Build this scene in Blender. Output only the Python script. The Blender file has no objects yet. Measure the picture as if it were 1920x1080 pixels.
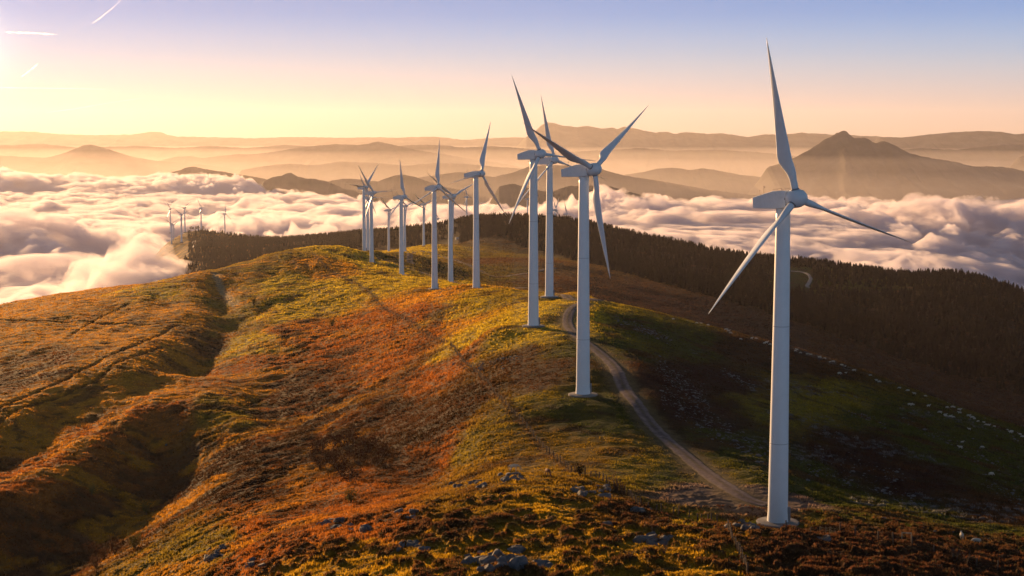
import bpy, bmesh, math, random, sys
import numpy as np
from mathutils import Vector, Matrix, Quaternion, noise as mnoise

scene = bpy.context.scene
COL = scene.collection
R = math.radians

# ------------------------------------------------------------------ camera
F_PX, HORIZON = 2800.0, 262.0          # focal length and eye level in photo pixels (1920 wide)
PITCH = math.atan((540 - HORIZON) / F_PX)
CZ = 300.0                             # eye height
cam_d = bpy.data.cameras.new('camera')
cam = bpy.data.objects.new('camera', cam_d)
COL.objects.link(cam)
cam.location = (0, 0, CZ)
cam.rotation_euler = (math.pi / 2 - PITCH, 0, 0)
cam_d.sensor_width = 36
cam_d.lens = 36 * F_PX / 1920
cam_d.clip_start = 1
cam_d.clip_end = 200000
scene.camera = cam

# ------------------------------------------------------------------ sun and sky
SUN_AZ, SUN_EL = R(-29), R(5.8)        # azimuth from the view axis (+Y), positive to the right
SUN = Vector((math.sin(SUN_AZ) * math.cos(SUN_EL), math.cos(SUN_AZ) * math.cos(SUN_EL), math.sin(SUN_EL)))
ld = bpy.data.lights.new('sun', 'SUN')
ld.energy = 5.0
ld.angle = R(0.53)
ld.color = (1.0, 0.58, 0.25)
lo = bpy.data.objects.new('sun', ld)
COL.objects.link(lo)
lo.rotation_euler = SUN.to_track_quat('Z', 'Y').to_euler()

world = bpy.data.worlds.new('World')
scene.world = world
world.use_nodes = True
nt = world.node_tree
nt.nodes.clear()
N = nt.nodes.new
wo = N('ShaderNodeOutputWorld'); bg = N('ShaderNodeBackground'); sky = N('ShaderNodeTexSky')
sky.sky_type = 'NISHITA'
sky.sun_disc = False
sky.sun_elevation = SUN_EL
sky.sun_rotation = SUN_AZ
sky.altitude = 800
sky.air_density = 1.0
sky.dust_density = 1.2
sky.ozone_density = 1.6
bg.inputs['Strength'].default_value = 0.055
nt.links.new(sky.outputs[0], bg.inputs['Color'])
# low sky: cream and orange toward the horizon, blue above, whiter round the sun
LK = nt.links.new
tcw = N('ShaderNodeTexCoord'); sep = N('ShaderNodeSeparateXYZ'); LK(tcw.outputs['Generated'], sep.inputs[0])
ramp = N('ShaderNodeValToRGB'); ramp.color_ramp.interpolation = 'B_SPLINE'
mrz = N('ShaderNodeMapRange'); mrz.inputs['From Min'].default_value = -0.01; mrz.inputs['From Max'].default_value = 0.19
LK(sep.outputs['Z'], mrz.inputs['Value']); LK(mrz.outputs[0], ramp.inputs[0])
SKYR = [(0.0, (0.84, 0.50, 0.32)), (0.06, (0.90, 0.60, 0.43)), (0.15, (0.86, 0.69, 0.62)), (0.24, (0.74, 0.74, 0.80)), (0.33, (0.54, 0.72, 0.92)), (0.46, (0.24, 0.52, 1.02)), (0.75, (0.15, 0.30, 0.74)), (1.0, (0.12, 0.21, 0.52))]
els = ramp.color_ramp.elements
els[0].position, els[0].color = SKYR[0][0], (*SKYR[0][1], 1)
els[1].position, els[1].color = SKYR[-1][0], (*SKYR[-1][1], 1)
for p_, c_ in SKYR[1:-1]:
    e_ = els.new(p_); e_.color = (*c_, 1)
dot = N('ShaderNodeVectorMath'); dot.operation = 'DOT_PRODUCT'
LK(tcw.outputs['Generated'], dot.inputs[0]); dot.inputs[1].default_value = Vector((math.sin(R(-20.5)), math.cos(R(-20.5)), math.sin(R(3.2)))).normalized()
def powglow(n, col, prev):
    mx = N('ShaderNodeMath'); mx.operation = 'MAXIMUM'; LK(dot.outputs['Value'], mx.inputs[0]); mx.inputs[1].default_value = 0
    pw = N('ShaderNodeMath'); pw.operation = 'POWER'; LK(mx.outputs[0], pw.inputs[0]); pw.inputs[1].default_value = n
    sc = N('ShaderNodeVectorMath'); sc.operation = 'SCALE'; sc.inputs[0].default_value = col; LK(pw.outputs[0], sc.inputs['Scale'])
    ad = N('ShaderNodeVectorMath'); ad.operation = 'ADD'; LK(prev, ad.inputs[0]); LK(sc.outputs[0], ad.inputs[1])
    return ad.outputs[0]
# darker and bluer on the side away from the sun
azf = N('ShaderNodeMapRange'); azf.inputs['From Min'].default_value = -0.4; azf.inputs['From Max'].default_value = 0.75
azf.inputs['To Min'].default_value = 0.0; azf.inputs['To Max'].default_value = 1.0; LK(dot.outputs['Value'], azf.inputs['Value'])
mxa = N('ShaderNodeMix'); mxa.data_type = 'RGBA'; LK(azf.outputs[0], mxa.inputs['Factor']); mxa.inputs['A'].default_value = (0.52, 0.66, 0.92, 1)
LK(ramp.outputs[0], mxa.inputs['B'])
o_ = powglow(2600, (0.8, 0.72, 0.6), mxa.outputs['Result'])
o_ = powglow(160, (0.10, 0.07, 0.08), o_)
bg2 = N('ShaderNodeBackground'); LK(o_, bg2.inputs['Color']); bg2.inputs['Strength'].default_value = 0.36
mfac = N('ShaderNodeMapRange'); mfac.interpolation_type = 'SMOOTHSTEP'
mfac.inputs['From Min'].default_value = 0.10; mfac.inputs['From Max'].default_value = 0.30
LK(sep.outputs['Z'], mfac.inputs['Value'])
mixw = N('ShaderNodeMixShader'); LK(mfac.outputs[0], mixw.inputs[0]); LK(bg2.outputs[0], mixw.inputs[1]); LK(bg.outputs[0], mixw.inputs[2])
LK(mixw.outputs[0], wo.inputs['Surface'])

scene.view_settings.view_transform = 'Standard'
scene.view_settings.look = 'None'
scene.view_settings.gamma = 1
scene.view_settings.exposure = 1.02
scene.render.engine = 'CYCLES'
cy = scene.cycles
cy.max_bounces = 10
cy.diffuse_bounces = 2
cy.glossy_bounces = 1
cy.transmission_bounces = 2
cy.transparent_max_bounces = 8
cy.volume_bounces = 6
cy.use_denoising = True
cy.use_adaptive_sampling = True
cy.adaptive_threshold = 0.01
cy.sample_clamp_indirect = 4

# ------------------------------------------------------------------ helpers
_fw = np.array([0, math.cos(PITCH), -math.sin(PITCH)])
_up = np.array([0, math.sin(PITCH), math.cos(PITCH)])

def ray(u, v):
    d = _fw + (u - 960) / F_PX * np.array([1., 0, 0]) + (540 - v) / F_PX * _up
    return d / d[1]

def pt(u, v, Y):
    """world point that photo pixel (u, v) shows at the distance Y"""
    d = ray(u, v) * Y
    return (d[0], d[1], d[2] + CZ)

def tag(o, label=None, cat=None, group=None, kind=None):
    if label: o['label'] = label
    if cat: o['category'] = cat
    if group: o['group'] = group
    if kind: o['kind'] = kind
    return o

def link(name, me, mat=None, parent=None, smooth=True):
    o = bpy.data.objects.new(name, me)
    COL.objects.link(o)
    if mat is not None and not me.materials:
        me.materials.append(mat)
    if smooth and len(me.polygons):
        me.polygons.foreach_set('use_smooth', [True] * len(me.polygons))
    if parent is not None:
        o.parent = parent
    return o

def empty(name, loc, rz=0.0):
    o = bpy.data.objects.new(name, None)
    COL.objects.link(o)
    o.location = loc
    o.rotation_euler = (0, 0, rz)
    o.empty_display_size = 1
    return o

def copy_tree(o, parent=None):
    c = o.copy()
    COL.objects.link(c)
    if parent is not None:
        c.parent = parent
    for ch in list(o.children):
        copy_tree(ch, c)
    return c

def mesh_np(name, verts, quads):
    """fast mesh from numpy arrays; quads (n, k)"""
    me = bpy.data.meshes.new(name)
    verts = np.ascontiguousarray(verts, dtype=np.float32)
    quads = np.ascontiguousarray(quads, dtype=np.int32)
    n, k = quads.shape
    me.vertices.add(len(verts))
    me.vertices.foreach_set('co', verts.ravel())
    me.loops.add(n * k)
    me.loops.foreach_set('vertex_index', quads.ravel())
    me.polygons.add(n)
    me.polygons.foreach_set('loop_start', np.arange(0, n * k, k, dtype=np.int32))
    me.update(calc_edges=True)
    return me

def grid_quads(nr, nc):
    a = np.arange(nr * nc).reshape(nr, nc)
    return np.stack([a[:-1, :-1].ravel(), a[:-1, 1:].ravel(), a[1:, 1:].ravel(), a[1:, :-1].ravel()], 1)

# --- numpy gradient noise
_rng = np.random.RandomState(7)
_perm = _rng.permutation(4096).astype(np.int64)
_ang = _rng.rand(4096) * 2 * np.pi
_gx, _gy = np.cos(_ang).astype(np.float32), np.sin(_ang).astype(np.float32)

def perlin(x, y, seed=0):
    x = np.asarray(x, dtype=np.float64); y = np.asarray(y, dtype=np.float64)
    xi = np.floor(x).astype(np.int64); yi = np.floor(y).astype(np.int64)
    xf = (x - xi).astype(np.float32); yf = (y - yi).astype(np.float32)
    def g(ix, iy, dx, dy):
        h = _perm[(ix + _perm[(iy + seed * 131) & 4095]) & 4095]
        return _gx[h] * dx + _gy[h] * dy
    u = xf * xf * xf * (xf * (xf * 6 - 15) + 10)
    v = yf * yf * yf * (yf * (yf * 6 - 15) + 10)
    a = g(xi, yi, xf, yf); b = g(xi + 1, yi, xf - 1, yf)
    c = g(xi, yi + 1, xf, yf - 1); d = g(xi + 1, yi + 1, xf - 1, yf - 1)
    return ((a + u * (b - a)) * (1 - v) + (c + u * (d - c)) * v) * 1.5

def fbm(x, y, wl, octaves=4, seed=0, gain=0.5):
    s = 0; a = 1.0; t = 0
    for k in range(octaves):
        s = s + a * perlin(x / wl + 17.3 * k, y / wl - 9.1 * k, seed + k)
        t += a; a *= gain; wl /= 2.03
    return s / t

def smooth(a, b, x):
    t = np.clip((x - a) / (b - a), 0, 1)
    return t * t * (3 - 2 * t)

# ------------------------------------------------------------------ materials
MATS = {}
def new_mat(name):
    m = bpy.data.materials.new(name)
    m.use_nodes = True
    m.node_tree.nodes.clear()
    MATS[name] = m
    return m, m.node_tree

def simple_mat(name, color, rough=0.8, metallic=0.0, spec=0.3, var=0.0, scale=1.0, bump=0.0, bscale=5.0, translucent=0.0):
    m, t = new_mat(name)
    n = t.nodes.new; L = t.links.new
    out = n('ShaderNodeOutputMaterial'); b = n('ShaderNodeBsdfPrincipled')
    b.inputs['Roughness'].default_value = rough
    b.inputs['Metallic'].default_value = metallic
    b.inputs['Specular IOR Level'].default_value = spec
    b.inputs['Base Color'].default_value = (*color, 1)
    tc = n('ShaderNodeTexCoord')
    if var > 0:
        no = n('ShaderNodeTexNoise'); no.inputs['Scale'].default_value = scale; no.inputs['Detail'].default_value = 6
        no.inputs['Roughness'].default_value = 0.65
        L(tc.outputs['Object'], no.inputs['Vector'])
        mr = n('ShaderNodeMapRange')
        mr.inputs['From Min'].default_value = 0.3; mr.inputs['From Max'].default_value = 0.7
        mr.inputs['To Min'].default_value = 1 - var; mr.inputs['To Max'].default_value = 1 + var
        L(no.outputs['Fac'], mr.inputs['Value'])
        mx = n('ShaderNodeVectorMath'); mx.operation = 'SCALE'
        mx.inputs[0].default_value = color
        L(mr.outputs[0], mx.inputs['Scale'])
        L(mx.outputs[0], b.inputs['Base Color'])
    if bump > 0:
        nb = n('ShaderNodeTexNoise'); nb.inputs['Scale'].default_value = bscale; nb.inputs['Detail'].default_value = 8
        L(tc.outputs['Object'], nb.inputs['Vector'])
        bp = n('ShaderNodeBump'); bp.inputs['Strength'].default_value = 1; bp.inputs['Distance'].default_value = bump
        L(nb.outputs['Fac'], bp.inputs['Height']); L(bp.outputs[0], b.inputs['Normal'])
    if translucent > 0:
        tr = n('ShaderNodeBsdfTranslucent'); tr.inputs['Color'].default_value = (*color, 1)
        mi = n('ShaderNodeMixShader'); mi.inputs[0].default_value = translucent
        L(b.outputs[0], mi.inputs[1]); L(tr.outputs[0], mi.inputs[2]); L(mi.outputs[0], out.inputs['Surface'])
    else:
        L(b.outputs[0], out.inputs['Surface'])
    return m

def volume_mat(name, color, density, aniso):
    m, t = new_mat(name)
    out = t.nodes.new('ShaderNodeOutputMaterial'); v = t.nodes.new('ShaderNodeVolumePrincipled')
    v.inputs['Color'].default_value = (*color, 1)
    v.inputs['Density'].default_value = density
    v.inputs['Anisotropy'].default_value = aniso
    t.links.new(v.outputs[0], out.inputs['Volume'])
    return m

def cover_mat(name, bump1, scale1, bump2, scale2, var=0.35, trans=0.25, cscale=0.35):
    """ground: colour from the plant-cover attribute, with sun and shade painted in, broken up by noise"""
    m, t = new_mat(name)
    n = t.nodes.new; L = t.links.new
    out = n('ShaderNodeOutputMaterial'); b = n('ShaderNodeBsdfPrincipled')
    b.inputs['Roughness'].default_value = 0.95
    b.inputs['Specular IOR Level'].default_value = 0.05
    at = n('ShaderNodeAttribute'); at.attribute_name = 'cover'
    tc = n('ShaderNodeTexCoord')
    no = n('ShaderNodeTexNoise'); no.inputs['Scale'].default_value = cscale; no.inputs['Detail'].default_value = 8
    no.inputs['Roughness'].default_value = 0.7
    L(tc.outputs['Object'], no.inputs['Vector'])
    mr = n('ShaderNodeMapRange')
    mr.inputs['From Min'].default_value = 0.32; mr.inputs['From Max'].default_value = 0.68
    mr.inputs['To Min'].default_value = 1 - var; mr.inputs['To Max'].default_value = 1 + var
    L(no.outputs['Fac'], mr.inputs['Value'])
    sc = n('ShaderNodeVectorMath'); sc.operation = 'SCALE'
    L(at.outputs['Color'], sc.inputs[0]); L(mr.outputs[0], sc.inputs['Scale'])
    L(sc.outputs[0], b.inputs['Base Color'])
    n1 = n('ShaderNodeTexNoise'); n1.inputs['Scale'].default_value = scale1; n1.inputs['Detail'].default_value = 6
    n2 = n('ShaderNodeTexNoise'); n2.inputs['Scale'].default_value = scale2; n2.inputs['Detail'].default_value = 4
    L(tc.outputs['Object'], n1.inputs['Vector']); L(tc.outputs['Object'], n2.inputs['Vector'])
    b1 = n('ShaderNodeBump'); b1.inputs['Distance'].default_value = bump1
    b2 = n('ShaderNodeBump'); b2.inputs['Distance'].default_value = bump2
    L(n1.outputs['Fac'], b1.inputs['Height']); L(n2.outputs['Fac'], b2.inputs['Height'])
    L(b1.outputs[0], b2.inputs['Normal']); L(b2.outputs[0], b.inputs['Normal'])
    tr = n('ShaderNodeBsdfTranslucent'); L(sc.outputs[0], tr.inputs['Color']); L(b2.outputs[0], tr.inputs['Normal'])
    L(b.outputs[0], out.inputs['Surface'])
    return m

M_GROUND = cover_mat('ground_cover', 0.5, 0.45, 0.25, 1.6)
M_PAINT = simple_mat('white_paint', (0.78, 0.82, 0.87), 0.4, 0, 0.4, var=0.04, scale=0.4)
M_BLADE = simple_mat('blade_paint', (0.70, 0.74, 0.80), 0.4, 0, 0.4, var=0.07, scale=0.5)
M_NAC = simple_mat('nacelle_paint', (0.72, 0.75, 0.79), 0.45, 0, 0.4, var=0.08, scale=1.2)
M_SEAM = simple_mat('seam_grey', (0.20, 0.21, 0.23), 0.6)
M_FLANGE = simple_mat('flange_grey', (0.48, 0.51, 0.55), 0.6)
M_STEEL = simple_mat('steel', (0.30, 0.24, 0.22), 0.5, 0.5)
M_CONC = simple_mat('concrete', (0.24, 0.22, 0.21), 0.9, 0, 0.2, var=0.2, scale=1.5, bump=0.02)
M_ROCK = simple_mat('limestone', (0.115, 0.115, 0.125), 0.85, 0, 0.3, var=0.45, scale=1.6, bump=0.10, bscale=3.0)
M_GRAVEL = simple_mat('gravel', (0.20, 0.155, 0.15), 0.95, 0, 0.1, var=0.30, scale=0.5, bump=0.06, bscale=2.0)
M_FLEECE = simple_mat('fleece', (0.52, 0.49, 0.43), 0.95, 0, 0.1, var=0.12, scale=6)
M_WOOD = simple_mat('weathered_wood', (0.09, 0.06, 0.045), 0.9, 0, 0.2, var=0.3, scale=4)
M_WIRE = simple_mat('fence_wire', (0.07, 0.06, 0.055), 0.9, 0)
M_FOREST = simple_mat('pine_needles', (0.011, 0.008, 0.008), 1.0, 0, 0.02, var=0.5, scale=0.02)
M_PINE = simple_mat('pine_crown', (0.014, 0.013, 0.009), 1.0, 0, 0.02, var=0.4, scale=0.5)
M_BARK = simple_mat('bark', (0.09, 0.06, 0.045), 0.95, var=0.3, scale=3)
M_HEATH = simple_mat('heather_twigs', (0.10, 0.045, 0.022), 0.95, 0, 0.1, var=0.5, scale=0.6, translucent=0.3)
M_GORSE = simple_mat('gorse', (0.10, 0.085, 0.02), 0.95, 0, 0.1, var=0.5, scale=0.8, translucent=0.3)
M_TUFT = simple_mat('grass_blades', (0.20, 0.15, 0.035), 0.9, 0, 0.1, var=0.4, scale=0.2, translucent=0.45)

# ------------------------------------------------------------------ terrain shape
# survey points: (photo x, photo y, distance) on the ground
SURV = [
 # foreground knoll
 (560,1080,168),(700,1080,155),(960,1080,150),(1200,1080,150),(1450,1080,155),(1700,1080,162),(1920,1085,175),
 (700,1010,185),(860,1000,178),(1000,1000,176),(1200,1010,172),(1400,1030,168),(1600,1040,172),(1800,1062,178),
 (860,915,228),(955,896,224),(1090,905,222),(1190,955,206),(1290,978,200),(1430,988,196),(1560,1003,192),(1700,1022,188),(1880,1068,182),
 (600,1000,205),(450,1050,215),(720,950,222),
 # behind the knoll
 (900,880,246),(1000,872,246),(1100,870,244),(1200,910,228),(1300,935,220),
 (1400,930,222),(1458,980,207),(1440,900,236),(1560,960,218),(1700,990,212),(1850,1010,212),(1920,1010,214),
 # ridge top
 (1300,870,248),(1200,800,275),(1000,840,262),(900,800,285),(1093,740,301),(1000,740,306),(1180,700,318),(1000,700,330),
 (900,690,360),(1000,640,370),(1000,611,398),(1090,620,385),(900,620,432),(900,580,500),(1030,556,499),(960,560,505),
 (1080,575,440),(1100,560,520),(800,580,540),(893,540,599),(815,541,676),(740,560,640),(845,529,791),(753,515,875),
 (780,530,760),(690,510,850),(697,492,974),(640,500,880),(683,471,1068),(640,462,1080),(600,470,1000),(560,471,960),
 (700,480,1060),(730,474,1130),
 # right flank
 (1150,600,430),(1200,575,520),(1300,600,510),(1400,628,500),(1500,657,490),(1600,690,470),(1700,730,450),(1800,770,430),(1920,805,410),
 (1250,680,360),(1350,680,390),(1450,720,370),(1600,760,360),(1750,820,340),(1900,870,330),
 (1300,780,295),(1400,830,275),(1550,850,285),(1700,890,275),(1880,930,270),(1550,900,255),
 # left slope
 (800,640,470),(800,700,400),(850,760,325),(740,800,335),(800,900,262),(760,850,290),(700,900,268),(650,960,238),
 (700,700,440),(650,780,372),(600,850,322),(640,900,280),(520,920,285),(430,970,262),(350,1030,245),(270,1075,240),
 (700,600,580),(620,600,640),(550,560,740),(500,520,850),(470,490,920),(600,520,830),
 (560,660,530),(480,680,520),(600,720,450),(500,760,440),(550,800,390),
 (470,600,660),(520,620,600),(450,560,750),(430,540,800),
 # ravine
 (412,530,822),(425,580,702),(415,620,624),(385,660,563),(350,695,518),
 # left spur above the valley
 (400,508,880),(370,511,870),(330,520,850),(280,532,840),(200,550,810),(100,575,770),(0,597,720),(-120,625,660),
 (300,560,760),(150,600,680),(20,640,600),(395,550,770),(380,600,655),(355,650,560),(325,690,495),(250,690,485),
 (150,720,465),(60,780,425),(-20,815,400),(0,700,520),(100,640,600),(250,620,620),
 (300,712,480),(240,745,455),(150,800,425),(60,850,395),(0,885,372),(-80,920,350),
 (345,742,440),(300,755,425),(240,790,405),(170,835,378),(90,885,350),(0,928,325),(-80,965,305),
 (420,760,425),(450,800,395),(400,850,375),(300,850,390),(300,930,355),(200,930,350),(200,1000,325),(100,1000,320),(80,1080,295),(0,1080,290),(-80,1100,280),
 (420,880,335),(350,950,310),(260,1020,285),(170,1080,262),
 # strip behind the spur
 (0,574,1000),(100,556,1010),(200,540,1030),(260,534,1040),(320,530,1050),
 # hidden hollows behind the crests
 (0,600,860),(200,560,920),(380,520,960),(480,500,1150),(600,492,1250),(690,490,1300),
 (1150,590,640),(1300,640,650),(1500,700,650),(1700,780,620),(1920,850,600),
 (1100,552,640),(1000,562,640),(960,545,720),
 # saddle and second hump
 (880,534,880),(960,528,1000),(1010,507,1150),(940,517,1080),(1040,520,1050),(900,505,1150),(850,490,1280),(800,487,1330),(1000,490,1250),
 (729,473,1615),(759,471,1500),(794,459,1658),(850,458,1700),(750,490,1300),(700,500,1150),(880,470,1600),(940,480,1450),
 (820,474,1950),
 # brown hillside and forested hill
 (1050,520,1080),(1150,552,1000),(1300,592,950),(1450,640,900),(1600,690,860),(1750,745,830),(1920,795,800),
 (1050,495,1250),(1150,520,1200),(1300,550,1180),(1450,590,1130),(1600,640,1080),(1750,690,1030),(1920,730,1000),
 (870,425,2100),(950,410,2150),(1080,418,2100),(1180,440,2050),(1280,461,2000),(1400,486,1950),(1500,493,1900),(1600,506,1850),(1700,519,1800),(1780,517,1770),(1850,530,1740),(1920,556,1700),(2050,600,1640),(2200,640,1600),
 (900,445,1850),(1060,458,1750),(1200,480,1700),(1350,510,1620),(1480,530,1560),(1600,560,1500),(1780,570,1450),(1920,610,1400),
 (1100,440,2500),(1400,520,2500),(1700,560,2400),(1920,600,2300),(1900,640,3000),(1400,580,3200),(1040,446,2260),(1061,456,2364),(990,424,2420),(875,424,2520),
 (2200,900,500),(2200,1000,300),(2200,1080,200),(2200,800,800),(2200,740,1200),
 # left forest band
 (700,436,2600),(640,440,2600),(560,447,2650),(480,452,2700),(420,441,2850),(376,434,2950),(347,437,2960),(310,460,2950),
 (700,470,1900),(600,480,1900),(500,490,1900),(420,500,1900),(345,478,2400),(480,462,2350),(600,460,2300),(300,500,2300),(340,520,1900),(300,540,1700),
 (820,450,2681),(700,470,3300),(500,500,3500),(350,520,3600),(250,520,3000),(200,560,2400),(0,620,2600),(100,600,1500),(-100,640,1500),
 (-400,700,500),(-500,640,800),(-500,900,330),(-400,1080,220),(300,1200,180),(900,1300,105),(1500,1300,105),(1900,1300,120),(960,1800,62),(200,1800,75),(1900,1800,75),
]
SV = np.array([pt(*s) for s in SURV])
AX, AY, AZ = SV[:, 0], SV[:, 1], SV[:, 2]
def warp(x, y):
    return x / y * 2.6, np.log(y)
WX, WY = warp(AX, AY)
def tps_k(r2):
    return 0.5 * r2 * np.log(r2 + 1e-12)
nS = len(SV)
K = tps_k((WX[:, None] - WX[None]) ** 2 + (WY[:, None] - WY[None]) ** 2)
K += np.eye(nS) * 2e-4
P = np.stack([np.ones(nS), WX, WY], 1)
A = np.block([[K, P], [P.T, np.zeros((3, 3))]])
sol = np.linalg.solve(A, np.concatenate([AZ, np.zeros(3)]))
def base_warp(wx, wy):
    out = sol[nS] + sol[nS + 1] * wx + sol[nS + 2] * wy
    for i in range(nS):
        out = out + sol[i] * tps_k((wx - WX[i]) ** 2 + (wy - WY[i]) ** 2)
    return out
print('survey misfit', np.abs(base_warp(WX, WY) - AZ).max())

QUICK = False
S0, S1 = -0.62, 0.62
L0, L1 = math.log(70.0), math.log(4600.0)
NC, NR = (620, 900) if QUICK else (1240, 2000)
# more rows where the ground is near and seen
tt = np.linspace(0, 1, NR)
lr = L0 + (L1 - L0) * (tt * 0.62 + 0.38 * (0.5 * (tt * 2 - 0.7) ** 3 + 0.1715) / (0.5 * 1.3 ** 3 + 0.1715)) if False else L0 + (L1 - L0) * tt
sc_ = np.linspace(S0, S1, NC)
CG, RG = 260, 420
cs = np.linspace(S0, S1, CG) * 2.6
cr = np.linspace(L0, L1, RG)
coarse = base_warp(*np.meshgrid(cs, cr))
def bil(arr, s, l, r0=L0, r1=L1):
    fx = np.clip((s - S0) / (S1 - S0) * (arr.shape[1] - 1), 0, arr.shape[1] - 1.001)
    fy = np.clip((l - r0) / (r1 - r0) * (arr.shape[0] - 1), 0, arr.shape[0] - 1.001)
    ix = fx.astype(int); iy = fy.astype(int); tx = fx - ix; ty = fy - iy
    return (arr[iy, ix] * (1 - tx) + arr[iy, ix + 1] * tx) * (1 - ty) + (arr[iy + 1, ix] * (1 - tx) + arr[iy + 1, ix + 1] * tx) * ty

def march(arr, u, v, ymin=75, ymax=4500):
    """where the line of sight through a photo pixel meets the ground"""
    d = ray(u, v)
    ys = np.exp(np.linspace(math.log(ymin), math.log(ymax), 3000))
    zs = CZ + d[2] * ys
    g = bil(arr, np.full_like(ys, d[0]), np.log(ys))
    k = np.nonzero(zs <= g)[0]
    i = k[0] if len(k) else len(ys) - 1
    if i > 0:
        a = zs[i - 1] - g[i - 1]; b = zs[i] - g[i]
        t = a / (a - b) if a != b else 0
        Y = ys[i - 1] + (ys[i] - ys[i - 1]) * min(max(t, 0), 1)
    else:
        Y = ys[0]
    return d[0] * Y, Y, float(bil(arr, np.array([d[0]]), np.array([math.log(Y)]))[0])

SS, LL = np.meshgrid(sc_, lr)
YY = np.exp(LL); XX = SS * YY
Z = bil(coarse, SS, LL)

def seg_dist(X, Y, pts, maxd):
    """distance to a polyline and position along it, only near it"""
    best = np.full(X.shape, 1e9, dtype=np.float32); along = np.zeros(X.shape, dtype=np.float32); acc = 0.0
    for (x0, y0), (x1, y1) in zip(pts[:-1], pts[1:]):
        dx, dy = x1 - x0, y1 - y0; l2 = dx * dx + dy * dy; l = math.sqrt(l2)
        m = (X > min(x0, x1) - maxd) & (X < max(x0, x1) + maxd) & (Y > min(y0, y1) - maxd) & (Y < max(y0, y1) + maxd)
        if m.any():
            xm, ym = X[m], Y[m]
            t = np.clip(((xm - x0) * dx + (ym - y0) * dy) / l2, 0, 1)
            dd = np.hypot(xm - x0 - t * dx, ym - y0 - t * dy)
            b = best[m]; a = along[m]; k = dd < b
            b[k] = dd[k]; a[k] = acc + t[k] * l
            best[m] = b; along[m] = a
        acc += l
    return best, along

def smooth_line(P, n=6):
    P = [np.array(p, float) for p in P]
    Q = [P[0]] + P + [P[-1]]
    out = []
    for i in range(1, len(Q) - 2):
        p0, p1, p2, p3 = Q[i - 1], Q[i], Q[i + 1], Q[i + 2]
        for k in range(n):
            t = k / n
            out.append(0.5 * ((2 * p1) + (-p0 + p2) * t + (2 * p0 - 5 * p1 + 4 * p2 - p3) * t * t + (-p0 + 3 * p1 - 3 * p2 + p3) * t ** 3))
    out.append(P[-1])
    return [tuple(p) for p in out]

M_ROAD = cover_mat('gravel_road_surface', 0.06, 1.5, 0.03, 6.0, cscale=1.2)
# gravel roads: centre line pixels -> ground
ROAD = [(1440,950),(1395,932),(1340,898),(1290,858),(1240,815),(1205,775),(1172,725),(1145,680),(1112,652),(1080,628),(1064,603),(1072,580),(1098,568)]
TRACK = [(1130,564),(1098,562),(1060,556),(1010,546),(960,541),(905,538),(860,532),(810,518),(765,504),(725,490),(702,482)]
road_pts = smooth_line([march(coarse, *p)[:2] for p in ROAD])
track_pts = smooth_line([march(coarse, *p)[:2] for p in TRACK])
rd, ra = seg_dist(XX, YY, road_pts, 30)
td, ta = seg_dist(XX, YY, track_pts, 40)
roadmask = np.maximum(1 - smooth(2.2, 6.0, rd), 1 - smooth(2.5, 7.0, td))
pads = []
TURB = [ # hub pixel, base pixel, rotor yaw, rotor angle
 ((1490,370),(1458,981),31,108),((1112,321),(1093,741),46,54),((1009,293),(1000,612),42,96),((1035,304),(1030,557),34,108),
 ((903,329),(893,541),54,21),((820,354),(815,542),46,6),((845,370),(845,530),42,66),((758,371),(753,516),54,114),
 ((697,363),(697,492),44,87),((686,353),(683,471),50,39),((693,372),(690,479),50,92),((731,395),(729,473),54,73.5),
 ((758,386),(759,471),54,73.5),((794,382),(794.5,458.5),46,67.5),((820,410.5),(820.7,457.5),49,87),((875,370),(875,421),52,100),
 ((989,374),(989,421),50,34),((1040,386.5),(1040,441),50,25.5),((1042,395),(1041.5,447),50,97),((1061,401.7),(1061,455),51,103),
 ((319.5,392.4),(320,436),40,90),((322,420),(322,465),45,62),((326,422),(325.5,466),50,58),((339,403),(340.5,454),47,65),((346.5,390.5),(347,435),44,42),
 ((376.5,389),(377.5,432),52,91.5),((421.7,401.7),(422,444),62,8)]
TB = []
for (h, b, yaw, ph) in TURB:
    Y = 45.0 * F_PX / (b[1] - h[1])
    x, y, z = pt(b[0], b[1], Y)
    TB.append((x, y, z, yaw, ph, h, b))
near = YY < 1200
for (x, y, z, *_r) in TB[:11]:
    dd = np.hypot(XX - x, YY - y)
    k = 1 - smooth(4.5, 22, dd)
    Z = Z * (1 - k) + z * k
    roadmask = np.maximum(roadmask, (1 - smooth(4.0, 9.0, dd)) * 0.9)
px_, py_, pz_ = march(coarse, 1385, 935)
padd = np.hypot((XX - px_) * 0.8, (YY - py_))
padn = padd + 3.0 * perlin(XX / 6, YY / 6, 60)
Z0 = Z.copy()

# ravine and the hollows beside it
RAV = [(404,516),(414,545),(428,580),(420,610),(400,640),(372,668),(345,695)]
rv = smooth_line([march(coarse, *p)[:2] for p in RAV])
vd, va = seg_dist(XX, YY, rv, 60)
Z = Z - 3.8 * np.exp(-(vd / 8.5) ** 2) * smooth(0, 60, va)
RAV2 = [(430,600),(470,585),(520,565)]
rv2 = smooth_line([march(coarse, *p)[:2] for p in RAV2])
vd2, va2 = seg_dist(XX, YY, rv2, 60)
Z = Z - 2.5 * np.exp(-(vd2 / 9.0) ** 2)

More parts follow.
